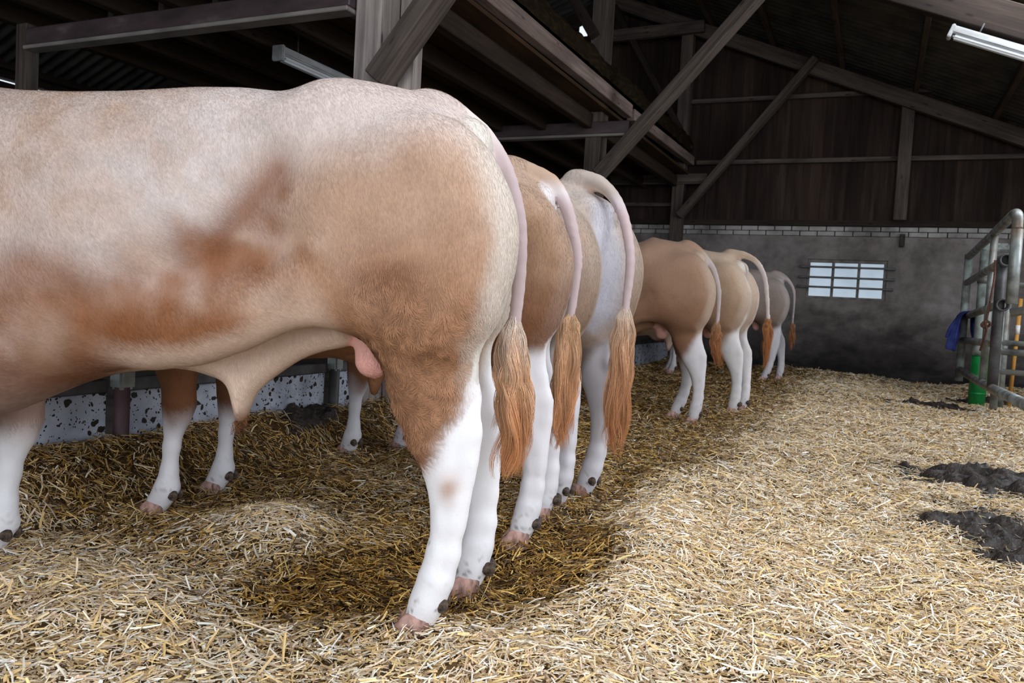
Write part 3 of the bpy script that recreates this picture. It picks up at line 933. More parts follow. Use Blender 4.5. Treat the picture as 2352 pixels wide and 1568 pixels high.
def taubin(V, Q, it):
    E = np.concatenate([Q[:, [0, 1]], Q[:, [1, 2]], Q[:, [2, 3]], Q[:, [3, 0]]])
    E = np.concatenate([E, E[:, ::-1]])
    deg = np.bincount(E[:, 0], minlength=len(V)).astype(float)
    for i in range(2 * it):
        S = np.stack([np.bincount(E[:, 0], V[E[:, 1], a], minlength=len(V)) for a in range(3)], 1) / np.maximum(deg, 1)[:, None]
        V = V + (0.5 if i % 2 == 0 else -0.5) * (S - V)
    return V

def normals(V, Q):
    n = np.cross(V[Q[:, 2]] - V[Q[:, 0]], V[Q[:, 3]] - V[Q[:, 1]])
    N = np.zeros_like(V)
    for c in range(4):
        for a in range(3): N[:, a] += np.bincount(Q[:, c], n[:, a], minlength=len(V))
    return N / (np.linalg.norm(N, axis=1, keepdims=True) + 1e-12)

def poly_sd(poly, X, Y):
    """signed distance of grid points to a closed polygon"""
    X, Y = np.broadcast_arrays(X, Y)
    d = np.full(X.shape, 1e9); ins = np.zeros(X.shape, bool)
    n = len(poly)
    for i in range(n):
        a, b = poly[i], poly[(i + 1) % n]
        ex, ey = b - a
        wx, wy = X - a[0], Y - a[1]
        t = np.clip((wx * ex + wy * ey) / (ex * ex + ey * ey + 1e-12), 0, 1)
        d = np.minimum(d, (wx - t * ex) ** 2 + (wy - t * ey) ** 2)
        c = (a[1] <= Y) != (b[1] <= Y)
        xi = a[0] + (Y - a[1]) / (ey if abs(ey) > 1e-12 else 1e-12) * ex
        ins ^= c & (X < xi)
    return np.where(ins, -1, 1) * np.sqrt(d)

def closed_curve(pts, n=5):
    p = np.array(pts, float); m = len(p); out = []
    for i in range(m):
        a, b, c, d = p[i - 1], p[i], p[(i + 1) % m], p[(i + 2) % m]
        for t in np.arange(n) / n:
            out.append(0.5 * (2 * b + (c - a) * t + (2 * a - 5 * b + 4 * c - d) * t * t + (3 * b - a - 3 * c + d) * t ** 3))
    return np.array(out)

# ------------------------------------------------------------------ cattle
# local frame: x forward, y to the animal's left, z up, origin between the hind feet
TOP = [(-.16, 1.26), (-.12, 1.34), (-.06, 1.405), (.013, 1.452), (.092, 1.484), (.17, 1.498), (.262, 1.511), (.33, 1.518), (.39, 1.512), (.45, 1.484),
       (.50, 1.472), (.61, 1.480), (.74, 1.476), (.86, 1.464), (.95, 1.456), (1.11, 1.449), (1.26, 1.449), (1.39, 1.460), (1.55, 1.466), (1.70, 1.46), (1.9, 1.41), (2.1, 1.31), (2.25, 1.2)]
BOT = [(-.16, 1.20), (-.08, 1.15), (.05, 1.0), (.2, .94), (.33, .925), (.43, .895), (.535, .845), (.675, .775), (.80, .715), (.88, .685), (.94, .667), (1.13, .60), (1.25, .543),
       (1.33, .505), (1.44, .48), (1.54, .475), (1.66, .52), (1.8, .66), (1.95, .78), (2.1, .84), (2.25, .86)]
WID = [(-.16, .03), (-.1, .055), (0, .14), (.1, .235), (.25, .285), (.4, .30), (.6, .305), (.9, .335), (1.2, .335), (1.5, .30), (1.7, .24), (1.9, .185), (2.1, .16), (2.25, .13)]
THIGH = closed_curve([(.03, 1.395), (-.045, 1.355), (-.10, 1.30), (-.153, 1.205), (-.178, 1.117), (-.178, 1.027), (-.165, .955), (-.138, .866), (-.093, .795), (-.045, .745),
                      (.05, .725), (.13, .740), (.182, .772), (.228, .812), (.285, .853), (.36, .93), (.42, 1.05), (.42, 1.2), (.33, 1.32), (.16, 1.395)])
SHEATH = closed_curve([(.99, .68), (.82, .672), (.725, .656), (.668, .632), (.645, .572), (.630, .526), (.610, .528), (.594, .572), (.566, .626), (.465, .708), (.39, .744), (.30, .772), (.28, .83), (.45, .90), (.8, .80)])
HIND = [(.070, .80, .115, 1.35), (.048, .725, .100, 1.75), (.032, .667, .097, 2.05), (.006, .597, .092, 2.1), (-.011, .552, .086, 1.95), (-.026, .482, .070, 1.75), (-.031, .435, .056, 1.5), (-.034, .376, .047, 1.35),
        (-.033, .316, .041, 1.25), (-.023, .231, .041, 1.15), (-.006, .157, .043, 1.05), (.014, .095, .041, 1.0), (.030, .050, .042, 1.0)]
FORE = [(1.36, .86, .13, 1.5), (1.335, .74, .106, 1.4), (1.312, .62, .086, 1.3), (1.298, .53, .064, 1.15), (1.291, .465, .063, 1.1), (1.296, .41, .052, 1.1), (1.304, .36, .037, 1.1), (1.308, .29, .032, 1.05), (1.310, .19, .033, 1.0), (1.313, .125, .046, 1.0), (1.330, .085, .042, 1.0), (1.352, .045, .045, 1.0)]

def profile(tab, x):
    xs = np.linspace(-.4, 2.6, 601)
    y = np.interp(xs, [a for a, b in tab], [b for a, b in tab])
    g = np.exp(-0.5 * (np.arange(-9, 10) / 3.2) ** 2); g /= g.sum()
    y = np.convolve(np.pad(y, 9, 'edge'), g, 'valid')
    return np.interp(x, xs, y)

def leg_chain(tab, foot_u, foot_v, hip_v, ref_u, zref=0.8):
    out = []
    for (u, z, r, sv) in tab:
        g = max(0.0, 1 - z / zref)
        out.append((u + (foot_u - ref_u) * g, hip_v + (foot_v - hip_v) * g, z, r, sv))
    return out

_parts = {}
def claw_mesh():
    """cloven hoof: two claws, toes forward"""
    V = []; Q = []; T = []
    for s in (-1, 1):
        b = len(V); n = 16
        for (z, L, W, sh) in ((-.012, .056, .025, .010), (.012, .055, .0255, .008), (.035, .049, .024, .000), (.055, .041, .022, -.008), (.066, .030, .016, -.011)):
            for j in range(n):
                a = 2 * PI * j / n; c, sn = math.cos(a), math.sin(a)
                taper = 1 - 0.28 * max(c, 0) ** 2
                V.append((sh + L * c, s * (.0275 + 0.006 * max(c, 0)) + W * sn * taper, z))
        for r in range(4):
            for j in range(n):
                m = (j + 1) % n
                Q.append((b + r * n + j, b + r * n + m, b + (r + 1) * n + m, b + (r + 1) * n + j))
        V.append((0, s * .0275, -.012)); V.append((-.011, s * .0275, .069))
        for j in range(n):
            m = (j + 1) % n
            T.append((len(V) - 2, b + m, b + j)); T.append((len(V) - 1, b + 4 * n + j, b + 4 * n + m))
    return np_mesh('hoof', V, Q, T)
def dew_mesh():
    bm = bmesh.new(); bmesh.ops.create_icosphere(bm, subdivisions=3, radius=1)
    for v in bm.verts:
        n = 1 + 0.22 * (noise3(np.array([v.co * 2.3 + Vector((9, 4, 3))]))[0] - .5)
        v.co = Vector((v.co.x * .021, v.co.y * .016, v.co.z * .021 * (1.15 if v.co.z < 0 else .9))) * n
    return bm_mesh('dewclaw', bm, True)

def make_bull(label, origin, heading, z0, feet, pal, h, tail, switch, curl=False, scrotum=True, hair_n=500, scale=1.0, seed=0, rump=1.0, chest=0.0, fur=None, group='young beef bulls lined up at the feed barrier'):
    root = empty('bull', (origin[0], origin[1], z0), math.radians(heading))
    tag(root, label, 'bull', group)
    F = Field((-.36, -.46, -.02), (2.66, .46, 1.62), h)
    # trunk
    xs = F.ax[0]
    m = (xs > -.17) & (xs < 2.27)
    t, b, w = profile(TOP, xs), profile(BOT, xs) + chest * sstep(.98, 1.3, xs) * sstep(2.2, 1.8, xs), profile(WID, xs)
    def trunk(U, V, Z):
        i = np.searchsorted(xs, U[:, 0, 0] - 1e-9)
        tt, bb, ww = t[i][:, None, None], b[i][:, None, None], w[i][:, None, None]
        c, hh = (tt + bb) / 2, (tt - bb) / 2
        zz = (Z - c) / hh
        p = np.where(zz > 0, 2.5, 2.15)
        q = (np.abs(V) / ww) ** p + np.abs(zz) ** p
        d = (q ** (1 / p) - 1) * np.minimum(ww, hh)
        e = -.105 - U; hk = np.maximum(.07 - np.abs(d - e), 0) / .07
        return np.maximum(np.maximum(d, e) + hk * hk * .07 * .25, U - 2.25)
    F.put(trunk, (-.18, -.46, .4), (2.3, .46, 1.62), 0.02)
    # hip bones, sacrum, shoulder muscle
    F.ell((.355, 0, 1.43), (.058, .085, .092), .04)
    for s in (-1, 1):
        F.ell((.42, s * .19, 1.325), (.10, .075, .085), .06)
        F.inflate(THIGH, s * .174 * rump, .163, .163, .06, lean=s * 0.04)
        F.ell((1.40, s * .235, 1.06), (.20, .105, .34), .10, -.25)
        F.ell((1.28, s * .215, .86), (.15, .10, .17), .09)
        F.ell((-.03, s * .085, 1.355), (.045, .045, .05), .06)
    # legs
    order = ('hl', 'hr', 'fl', 'fr')
    for kx in order:
        u, v = feet[kx]
        if kx[0] == 'h': ch = leg_chain(HIND, u, v, math.copysign(.185, v), .036)
        else: ch = leg_chain(FORE, u, v, math.copysign(.20, v), 1.335, 2.0)
        F.chain(ch, .035 if kx[0] == 'h' else .022, .045)
        s = math.copysign(1, v)
        if kx[0] == 'h':
            F.chain([(-.055, v * .3 + s * .13, .79, .034, 1.2), (-.070, v * .6 + s * .07, .66, .026, 1.0), (ch[4][0] - .064, ch[4][1], .565, .024, 1.0), (ch[5][0] - .045, ch[5][1], .50, .022, 1.0)], .03)
            p = ch[4]; q = ch[6]
            F.carve((p[0] - .035, p[1] + s * .06, p[2] + .10), (q[0] - .022, q[1] + s * .05, q[2] + .02), .011, .024)   # hollow before the heel tendon
            F.carve((ch[8][0] + .004, ch[8][1] + s * .045, .36), (ch[9][0] - .006, ch[9][1] + s * .045, .19), .011, .013)
    # fold of skin from the belly to the stifle
    for s in (-1, 1):
        F.chain([(.95, s * .14, .80, .085, 1), (.80, s * .175, .80, .085, 1), (.67, s * .20, .815, .078, 1), (.55, s * .215, .855, .070, 1), (.44, s * .222, .908, .062, 1),
                 (.33, s * .22, .938, .062, 1), (.25, s * .215, .915, .065, 1)], .11)
    # sheath and scrotum
    F.inflate(SHEATH, 0, .062, .05, .05)
    if scrotum:
        F.cone((.262, 0, .82), (.238, 0, .728), .034, .050, .025, .95)
    # neck dewlap and head lowered through the barrier
    F.inflate(np.array([0, chest]) + closed_curve([(1.45, .52), (1.58, .455), (1.7, .52), (1.95, .72), (2.15, .83), (2.1, 1.0), (1.7, .85)]), 0, .06, .06, .08)
    F.cone((2.16, 0, 1.06), (2.30, 0, .98), .155, .125, .08)
    F.cone((2.30, 0, .98), (2.46, 0, .70), .115, .085, .06)
    F.cone((2.46, 0, .70), (2.52, 0, .60), .082, .072, .04)
    for s in (-1, 1):
        F.ell((2.20, s * .20, 1.06), (.045, .12, .055), .02)
        F.ell((2.35, s * .105, .90), (.03, .02, .03), .02)
    # muscle and skin folds
    for s in (-1, 1):
        F.carve((.44, s * .30, 1.25), (.55, s * .32, 1.03), .020, .050)
        F.carve((.55, s * .32, 1.03), (.66, s * .33, .95), .012, .050)
        F.carve((.36, s * .30, .90), (.30, s * .32, 1.03), .007, .035)
        F.carve((.17, s * .345, 1.01), (.06, s * .345, 1.05), .006, .03)
        F.carve((-.09, s * .33, 1.08), (-.05, s * .335, .95), .006, .03)
        for uu in (1.12, 1.24, 1.33, 1.43):
            F.carve((uu, s * .345, 1.24), (uu - .02, s * .36, .93), .006, .017)
        F.carve((1.18, s * .30, .74), (1.34, s * .30, .70), .010, .04)
    # tail
    tp = smooth_path(np.array([(a, c, z) for a, c, z in tail]), 22)
    L = np.linspace(0, 1, len(tp))
    tr = np.interp(L, [0, .15, .4, 1], [.044, .036, .026, .0165])
    for i in range(len(tp) - 1):
        F.cone(tp[i], tp[i + 1], tr[i], tr[i + 1], .045 if i < 2 else (.02 if i < 6 else .008))
    V, Q = F.mesh(2)
    N = normals(V, Q)
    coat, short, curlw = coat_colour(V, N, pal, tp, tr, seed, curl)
    me = np_mesh('bull_body', V * scale, Q, attrs={'coat': coat, 'short_hair': short, 'curl': curlw})
    body = link('body', me, M['hide_curl'] if curl else M['hide'], root)
    if fur:
        keep = lambda fc, fn: ((fn[:, 1] > -.25) & (fc[:, 0] < 1.75) & (fc[:, 2] > .06)).astype(float) * np.where(fc[:, 2] < .6, .6, 1)
        dt = np.full(len(V), 9.0)
        for i in range(3, len(tp)): dt = np.minimum(dt, np.linalg.norm(V - tp[i], axis=1) - tr[i])
        cut = (dt < .010)
        keep2 = lambda fc, fn: keep(fc, fn) * (~cut[Q].any(1))
        hm = coat_hair(V, Q, N, coat, short, curlw, fur[0], fur[1], seed, keep2, scale)
        link('coat_hair', hm, M['coat_hair'], root)
    if 'hoof' not in _parts: _parts['hoof'] = claw_mesh(); _parts['dew'] = dew_mesh()
    for kx in order:
        u, v = feet[kx]
        hf = link('hoof', _parts['hoof'], M['hoof'], root); hf.location = (u * scale + (.012 if kx[0] == 'h' else .024), v * scale, 0)
        for s in (-1, 1):
            dw = link('dewclaw', _parts['dew'], M['dewclaw'], root)
            dw.location = ((u - .062) * scale, (v + s * .023) * scale, .096); dw.rotation_euler = (0, .5, 0)
    hair = tail_switch(tp[-3:], switch, hair_n, pal, seed)
    if fur and curl:
        tuft = tail_switch([(.603, 0, .575), (.611, 0, .555), (.616, 0, .54)], [(.620, 0, .525), (.624, 0, .505), (.632, 0, .478)], 160, dict(pal, hair_w=.42, hair_top=(190, 150, 112), hair_mid=(150, 100, 66), hair_low=(96, 62, 40)), 77)
        link('sheath_tuft', tuft, M['tail_hair'], root)['label'] = 'dark tuft of hair at the sheath tip'
    hs = link('tail_switch', hair, M['tail_hair'], root); hs.scale = (scale,) * 3
    hs['label'] = pal.get('hair_label', 'wavy ginger tail hair')
    return root

def coat_hair(V, Q, N, coat, short, curlw, n, width, seed, keep, scale):
    """short lying hair as tapered blades growing from the hide"""
    r = np.random.default_rng(seed + 90)
    fc = V[Q].mean(1); fn = N[Q].mean(1)
    area_ = np.linalg.norm(np.cross(V[Q[:, 2]] - V[Q[:, 0]], V[Q[:, 3]] - V[Q[:, 1]]), axis=1) * .5
    wgt = area_ * keep(fc, fn) * (1 + 1.2 * curlw[Q].mean(1))
    f = r.choice(len(Q), n, p=wgt / wgt.sum())
    a, b = r.random(n)[:, None], r.random(n)[:, None]
    def bil(A):
        A = A if A.ndim > 1 else A[:, None]
        q = Q[f]
        return A[q[:, 0]] * (1 - a) * (1 - b) + A[q[:, 1]] * a * (1 - b) + A[q[:, 2]] * a * b + A[q[:, 3]] * (1 - a) * b
    P, Nn, c, sh, cw = bil(V), bil(N), bil(coat), bil(short)[:, 0], bil(curlw)[:, 0]
    Nn /= np.linalg.norm(Nn, axis=1, keepdims=True)
    d = np.tile(np.array([-.50, 0, -.85]), (n, 1))
    d[:, 0] -= 1.2 * np.clip(-Nn[:, 2], 0, 1); 
    d -= Nn * (d * Nn).sum(1, keepdims=True); d /= np.linalg.norm(d, axis=1, keepdims=True) + 1e-9
    S = np.cross(Nn, d)
    nz = noise3(P + 4, 3.0, 2) - .5; nf = noise3(P * np.array([1, 1, .6]), 34.0, 2) - .5; nf2 = noise3(P + 30, 52.0, 1) - .5
    ang = 1.3 * nz + r.normal(0, .16, n) + cw * (4.6 * nf + r.normal(0, .2, n))
    t = d * np.cos(ang)[:, None] + S * np.sin(ang)[:, None]
    sd = np.cross(Nn, t)
    L = (.017 * (1 - sh) + .008 * sh + .010 * cw) * r.uniform(.65, 1.3, n)
    lift = .10 + .10 * r.random(n) + cw * (.30 + .5 * nf2)
    curl = cw * 9.0 * nf2 + r.normal(0, .12, n)
    w = width * r.uniform(.7, 1.3, n) * (1 + .25 * cw)
    def pt(s_):
        return P + t * (L * s_)[:, None] + sd * (L * .5 * curl * s_ * s_)[:, None] * .35 + Nn * (L * lift * s_ * (1.25 - .75 * s_))[:, None] - Nn * .0008
    p0, p1, p2 = pt(0), pt(.55), pt(1.0)
    W = sd * w[:, None]
    VV = np.stack([p0 - W, p0 + W, p1 - W * .85, p1 + W * .85, p2], 1).reshape(-1, 3) * scale
    base = (np.arange(n) * 5)[:, None]
    q = base + np.array([0, 1, 3, 2])[None]; tr_ = base + np.array([2, 3, 4])[None]
    tone = (.89 + .30 * r.random(n) + cw * .55 * nf2)[:, None]
    col = np.clip(c * tone, 0, 1)
    return np_mesh('coat_hair', VV, q, tr_, attrs={'hair_col': np.repeat(col, 5, 0)})

def coat_colour(V, N, pal, tp, tr, seed, curl):
    u, v, z = V.T
    C = lambda k: np.array(srgb(*pal[k])[:3])
    P = V + seed * 3.1
    n1 = noise3(P, 4.2, 3); n2 = noise3(P * np.array([1, 1, .8]), 11.0, 3); n3 = noise3(P, 26.0, 2)
    nn = (n1 - .5) * 1.0 + (n2 - .5) * .7
    lerp = lambda a, b, w: a + (b - a) * w[:, None]
    mott = np.clip((n2 - .5) * 2.6 + (n3 - .5) * 1.0, -1, 1)
    # back to flank to belly line
    zb = z + pal.get('belly_rise', 0.0) * np.clip(u - .45, 0, 1)
    c = np.tile(C('back'), (len(V), 1))
    c = lerp(c, C('patch'), np.clip(.5 * sstep(-.25, .35, mott) + .3 * sstep(1.30, 1.45, zb) * sstep(1.0, 1.4, u), 0, 1) * .5)
    wl = sstep(1.17, .88, zb + .20 * nn + .06 * mott)
    c = lerp(c, C('flank'), wl * sstep(.25, .55, u))
    wd = sstep(.92, .74, zb + .18 * nn)
    c = lerp(c, C('low'), wd * sstep(.3, .6, u) * .8)
    # hindquarter
    wq = sstep(.62, .30, u + .10 * nn)
    q = np.tile(C('rump'), (len(V), 1))
    q = lerp(q, C('patch'), np.clip(mott, 0, 1) * .45)
    q = lerp(q, C('back'), sstep(1.22, 1.44, z + .25 * np.clip(u, -.1, .5) + .10 * nn) * .8)
    q = lerp(q, C('thigh'), sstep(1.16, .86, z + .20 * nn))
    c = lerp(c, q, wq)
    if curl:
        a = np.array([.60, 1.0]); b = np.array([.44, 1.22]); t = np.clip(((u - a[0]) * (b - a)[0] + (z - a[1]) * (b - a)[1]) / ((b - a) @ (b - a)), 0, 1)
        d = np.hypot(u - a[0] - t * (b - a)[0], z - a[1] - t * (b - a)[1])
        c = lerp(c, C('low'), np.exp(-(d / .05) ** 2) * .75)  # shade of the flank crease painted into the coat
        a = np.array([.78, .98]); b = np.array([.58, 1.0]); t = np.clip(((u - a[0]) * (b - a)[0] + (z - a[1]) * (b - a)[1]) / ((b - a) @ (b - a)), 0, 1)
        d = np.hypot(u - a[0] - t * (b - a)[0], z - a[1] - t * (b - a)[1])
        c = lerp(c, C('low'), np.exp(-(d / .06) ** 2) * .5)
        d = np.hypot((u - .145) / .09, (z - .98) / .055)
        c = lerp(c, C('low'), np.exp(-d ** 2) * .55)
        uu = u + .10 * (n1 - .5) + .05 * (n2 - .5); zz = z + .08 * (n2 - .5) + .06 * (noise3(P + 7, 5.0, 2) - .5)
        for bu, bz, br in ((.416, 1.185, .032), (.451, 1.107, .045), (.503, .996, .055), (.503, .996, .06), (.603, .98, .05), (.661, 1.02, .04), (.348, 1.026, .035), (.734, .818, .085), (.587, .837, .07), (.454, .94, .04),  # brown mottling; the first few blobs put crease shade into the coat colour
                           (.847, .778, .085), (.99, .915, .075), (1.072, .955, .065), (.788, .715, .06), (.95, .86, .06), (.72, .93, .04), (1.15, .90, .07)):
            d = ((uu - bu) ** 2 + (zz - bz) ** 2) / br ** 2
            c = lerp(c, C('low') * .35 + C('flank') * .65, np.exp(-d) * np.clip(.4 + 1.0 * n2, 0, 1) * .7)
        for bu, bz, br in ((1.023, .79, .06), (.345, .90, .045), (.78, .99, .05), (1.08, .75, .07), (.44, .875, .05), (.52, 1.06, .03), (.30, 1.07, .04), (.64, .89, .035)):
            d = ((uu - bu) ** 2 + (zz - bz) ** 2) / br ** 2
            c = lerp(c, C('cream'), np.exp(-d) * .38)
        c = lerp(c, C('patch'), np.clip(sstep(.62, 1.0, u + .5 * (n1 - .5)) * (.55 + .9 * (n2 - .35)), 0, 1) * sstep(.98, 1.15, z) * .9)
        c = lerp(c, C('cream'), np.exp(-(((u - .46) / .11) ** 2 + ((z - .88) / .05) ** 2)) * .3)
        c = lerp(c, C('back'), sstep(1.05, 1.35, u + .2 * nn) * sstep(.86, .72, z + .1 * nn) * .35)
        c = lerp(c, C('low'), np.exp(-(((u - .80) / .22) ** 2 + ((z - .78 + .1 * nn) / .06) ** 2)) * .5)
        fm = np.clip((noise3(P + 3, 19.0, 2) - .5) * 3.2, -1, 1) * sstep(.15, .4, u)
        c = c * (1 + .07 * fm)[:, None]
    # fore quarter pale at the brisket
    c = lerp(c, C('cream'), sstep(.62, .5, z + .1 * nn) * sstep(1.5, 1.65, u) * .5)
    # pale seat of the rump and inner thigh
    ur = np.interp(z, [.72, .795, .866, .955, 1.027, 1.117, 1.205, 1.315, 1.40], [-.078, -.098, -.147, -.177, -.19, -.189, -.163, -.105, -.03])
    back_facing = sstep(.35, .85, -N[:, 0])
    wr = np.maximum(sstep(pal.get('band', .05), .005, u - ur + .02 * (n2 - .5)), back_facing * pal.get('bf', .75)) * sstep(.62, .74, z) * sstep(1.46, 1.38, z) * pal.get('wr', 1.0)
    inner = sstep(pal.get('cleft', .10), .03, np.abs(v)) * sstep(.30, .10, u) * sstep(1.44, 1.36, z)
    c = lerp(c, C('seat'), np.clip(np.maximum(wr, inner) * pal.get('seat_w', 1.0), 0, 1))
    # cream skin of belly midline, flank fold, sheath
    under = sstep(-.25, -.75, N[:, 2]) * sstep(.55, .62, z) * sstep(1.0, .8, u) * np.maximum(sstep(.24, .34, u), sstep(.14, .09, np.abs(v)))
    c = lerp(c, C('cream'), under * .8)
    sh = sstep(.085, .06, np.abs(v)) * sstep(.28, .34, u) * sstep(1.05, .85, u) * sstep(.86, .80, z)
    c = lerp(c, C('cream'), sh)
    tip = np.exp(-(((u - .615) / .035) ** 2 + ((z - .53) / .032) ** 2)) * 1.2 + .5 * np.exp(-(((u - .69) / .025) ** 2 + ((z - .61) / .03) ** 2))
    c = lerp(c, C('low'), np.clip(tip, 0, 1) * .7 * sstep(.09, .07, np.abs(v)))
    pk = sstep(1.35, 1.0, np.sqrt(((u - .245) / .062) ** 2 + (v / .07) ** 2 + ((z - .745) / .10) ** 2))
    c = lerp(c, np.array(srgb(226, 172, 160)[:3]), pk * (np.abs(v) < .075))
    # white stockings
    hind = u < .6
    lz = np.where(hind, pal.get('hind_white', .50) + pal.get('front_rise', 1.9) * np.clip(.02 - u, -.05, .12), pal.get('fore_white', .40))
    wleg = sstep(.08, -.06, z - lz + .14 * nn) * sstep(.80, .73, z + .04 * nn)
    wleg = wleg * sstep(.06, .085, np.abs(v) + .2 * sstep(.45, .40, z))
    c = lerp(c, C('leg'), wleg)
    if curl:
        d = np.hypot((u + .032 + .03 * (n2 - .5)) / .026, (z - .44 + .06 * (n1 - .5)) / .040) + .5 * (n3 - .5)
        c = lerp(c, C('thigh'), np.exp(-d ** 2) * (v > 0) * .75)
    # dirt flecks on the feet
    n4 = noise3(P, 85.0, 2); foot = np.maximum(sstep(.20, .04, z) * sstep(.66, .76, n4), sstep(.55, .45, z) * sstep(.84, .9, n4) * .7)
    c = lerp(c, np.array(srgb(96, 78, 62)[:3]), foot * .8)
    # tail skin
    d = np.full(len(V), 9.0)
    for i in range(4, len(tp)):
        d = np.minimum(d, np.linalg.norm(V - tp[i], axis=1) - tr[i])
    c = lerp(c, C('tail'), sstep(.022, .010, d) * sstep(1.44, 1.33, z))
    c *= (1 + .10 * (n3 - .5) + .10 * (n2 - .5))[:, None]
    short = np.clip(np.maximum(wleg, np.maximum(pk, sstep(.03, .015, d))), 0, 1)
    cw = np.zeros(len(V))
    if curl:
        cw = sstep(1.05, .82, z + .16 * nn - .35 * np.clip(u - .0, -.2, .2)) * sstep(.44, .54, z + .1 * nn) * sstep(.30, .18, u) * (v > 0) * (1 - wr) * (1 - wleg)
    return np.clip(c, 0, 1), short, cw

def tail_switch(root_pts, path, n, pal, seed):
    """wavy hanging tail hair: one mesh of fine strands"""
    r = np.random.default_rng(seed + 40)
    pts = np.concatenate([np.asarray(root_pts), np.array([(a, c, z) for a, c, z in path])])
    K = 26
    C0 = smooth_path(pts, 80)
    s0 = r.beta(1.0, 2.2, n) * .55
    s1 = np.clip(s0 + .25 + r.beta(2.6, 1.3, n) * .75, 0, 1)
    s1[: n // 3] = np.clip(r.normal(.90, .09, n // 3), .6, 1)
    tt = np.linspace(0, 1, K)
    S = s0[:, None] + (s1 - s0)[:, None] * tt[None]
    idx = S * (len(C0) - 1); i0 = np.clip(idx.astype(int), 0, len(C0) - 2); fr = (idx - i0)[..., None]
    P = C0[i0] * (1 - fr) + C0[i0 + 1] * fr
    wid = np.interp(S, [0, .08, .22, .45, .72, .90, 1], [.010, .013, .022, .035, .043, .038, .026]) * pal.get('hair_w', 1.0)
    NL = 46
    la = r.random(NL) * 2 * PI; lr = np.sqrt(r.random(NL)); lp = r.random(NL) * 2 * PI; lf = r.uniform(15, 27, NL); lam = r.uniform(.5, 1.35, NL); lt = r.uniform(.72, 1.25, NL); le = r.uniform(.80, 1.0, NL)
    lk = r.integers(0, NL, n)
    s1 = np.minimum(s1, le[lk] + r.normal(0, .025, n)); s1 = np.clip(s1, s0 + .15, 1)
    S = s0[:, None] + (s1 - s0)[:, None] * tt[None]
    idx = S * (len(C0) - 1); i0 = np.clip(idx.astype(int), 0, len(C0) - 2); fr = (idx - i0)[..., None]
    P = C0[i0] * (1 - fr) + C0[i0 + 1] * fr
    wid = np.interp(S, [0, .08, .22, .45, .72, .90, 1], [.010, .013, .022, .035, .043, .040, .030]) * pal.get('hair_w', 1.0)
    amp = np.interp(S, [0, .25, .5, 1], [0, .002, .009, .017]) * lam[lk][:, None]
    wave = np.sin(S * lf[lk][:, None] + lp[lk][:, None]); wave2 = np.cos(S * lf[lk][:, None] * .83 + lp[lk][:, None] * 1.7)
    jr = np.interp(S, [0, .3, .8, 1], [.35, .30, .20, .13]) * wid
    ja = r.random(n)[:, None] * 2 * PI + S * 2.0; jm = np.sqrt(r.random(n))[:, None]
    gx = lr[lk][:, None] * np.cos(la[lk])[:, None] * wid * .72 + jr * jm * np.cos(ja) + amp * wave2
    gy = lr[lk][:, None] * np.sin(la[lk])[:, None] * wid * .88 + jr * jm * np.sin(ja) + amp * wave
    P = P + np.stack([gx, gy, r.normal(0, .004, n)[:, None] + 0 * gx], -1)
    th = .00072 * pal.get('hair_t', 1.0) * np.interp(tt, [0, .7, 1], [1, .9, .25])[None, :] * (0.7 + .6 * r.random(n))[:, None]
    off = [(math.cos(a), math.sin(a)) for a in (0.3, 2.4, 4.5)]
    V = np.stack([P + np.stack([th * a, th * b, 0 * th], -1) for a, b in off], 2)       # n,K,3,3
    base = (np.arange(n)[:, None, None] * K + np.arange(K - 1)[None, :, None]) * 3 + np.arange(3)[None, None, :]
    nxt = base - np.arange(3) + (np.arange(3) + 1) % 3
    Q = np.stack([base, nxt, nxt + 3, base + 3], -1).reshape(-1, 4)
    a, b, d = (np.array(srgb(*pal[x])[:3]) for x in ('hair_top', 'hair_mid', 'hair_low'))
    mixv = np.clip(S + r.normal(0, .10, n)[:, None], 0, 1)[..., None]
    col = np.where(mixv < .6, a + (b - a) * np.clip((mixv - .25) / .35, 0, 1), b + (d - b) * np.clip((mixv - .6) / .35, 0, 1))
    col = col * (0.78 + .40 * r.random(n))[:, None, None] * lt[lk][:, None, None] ** .6
    col = np.repeat(np.clip(col, 0, 1)[:, :, None, :], 3, 2)
    return np_mesh('tail_switch', V.reshape(-1, 3), Q, attrs={'hair_col': col.reshape(-1, 3)})

HAIR = dict(hair_top=(230, 212, 196), hair_mid=(226, 182, 142), hair_low=(206, 140, 90), hair_w=1.45)
PAL1 = dict(back=(207, 195, 190), patch=(176, 144, 121), flank=(146, 96, 61), low=(122, 73, 42), rump=(184, 151, 128), thigh=(164, 121, 91), cream=(214, 190, 172),
            seat=(214, 207, 198), leg=(232, 232, 236), tail=(182, 164, 165), band=.035, hind_white=.50, belly_rise=.22, **HAIR)
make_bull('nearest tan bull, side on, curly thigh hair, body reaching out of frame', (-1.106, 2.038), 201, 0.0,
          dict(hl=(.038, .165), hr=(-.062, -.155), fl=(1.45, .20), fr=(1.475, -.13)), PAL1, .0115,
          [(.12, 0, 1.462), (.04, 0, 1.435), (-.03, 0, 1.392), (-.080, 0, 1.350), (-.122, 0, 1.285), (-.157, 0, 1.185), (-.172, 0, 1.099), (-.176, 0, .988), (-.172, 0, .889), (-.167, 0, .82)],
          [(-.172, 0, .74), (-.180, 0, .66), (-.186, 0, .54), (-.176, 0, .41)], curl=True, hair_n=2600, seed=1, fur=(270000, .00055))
PAL2 = dict(PAL1, back=(170, 146, 128), rump=(148, 116, 91), thigh=(122, 83, 58), leg=(220, 218, 222), flank=(126, 88, 62), low=(112, 72, 46), cream=(150, 106, 74), seat=(212, 206, 206), band=.016, hind_white=.74, bf=.1, hair_top=(214, 178, 142))
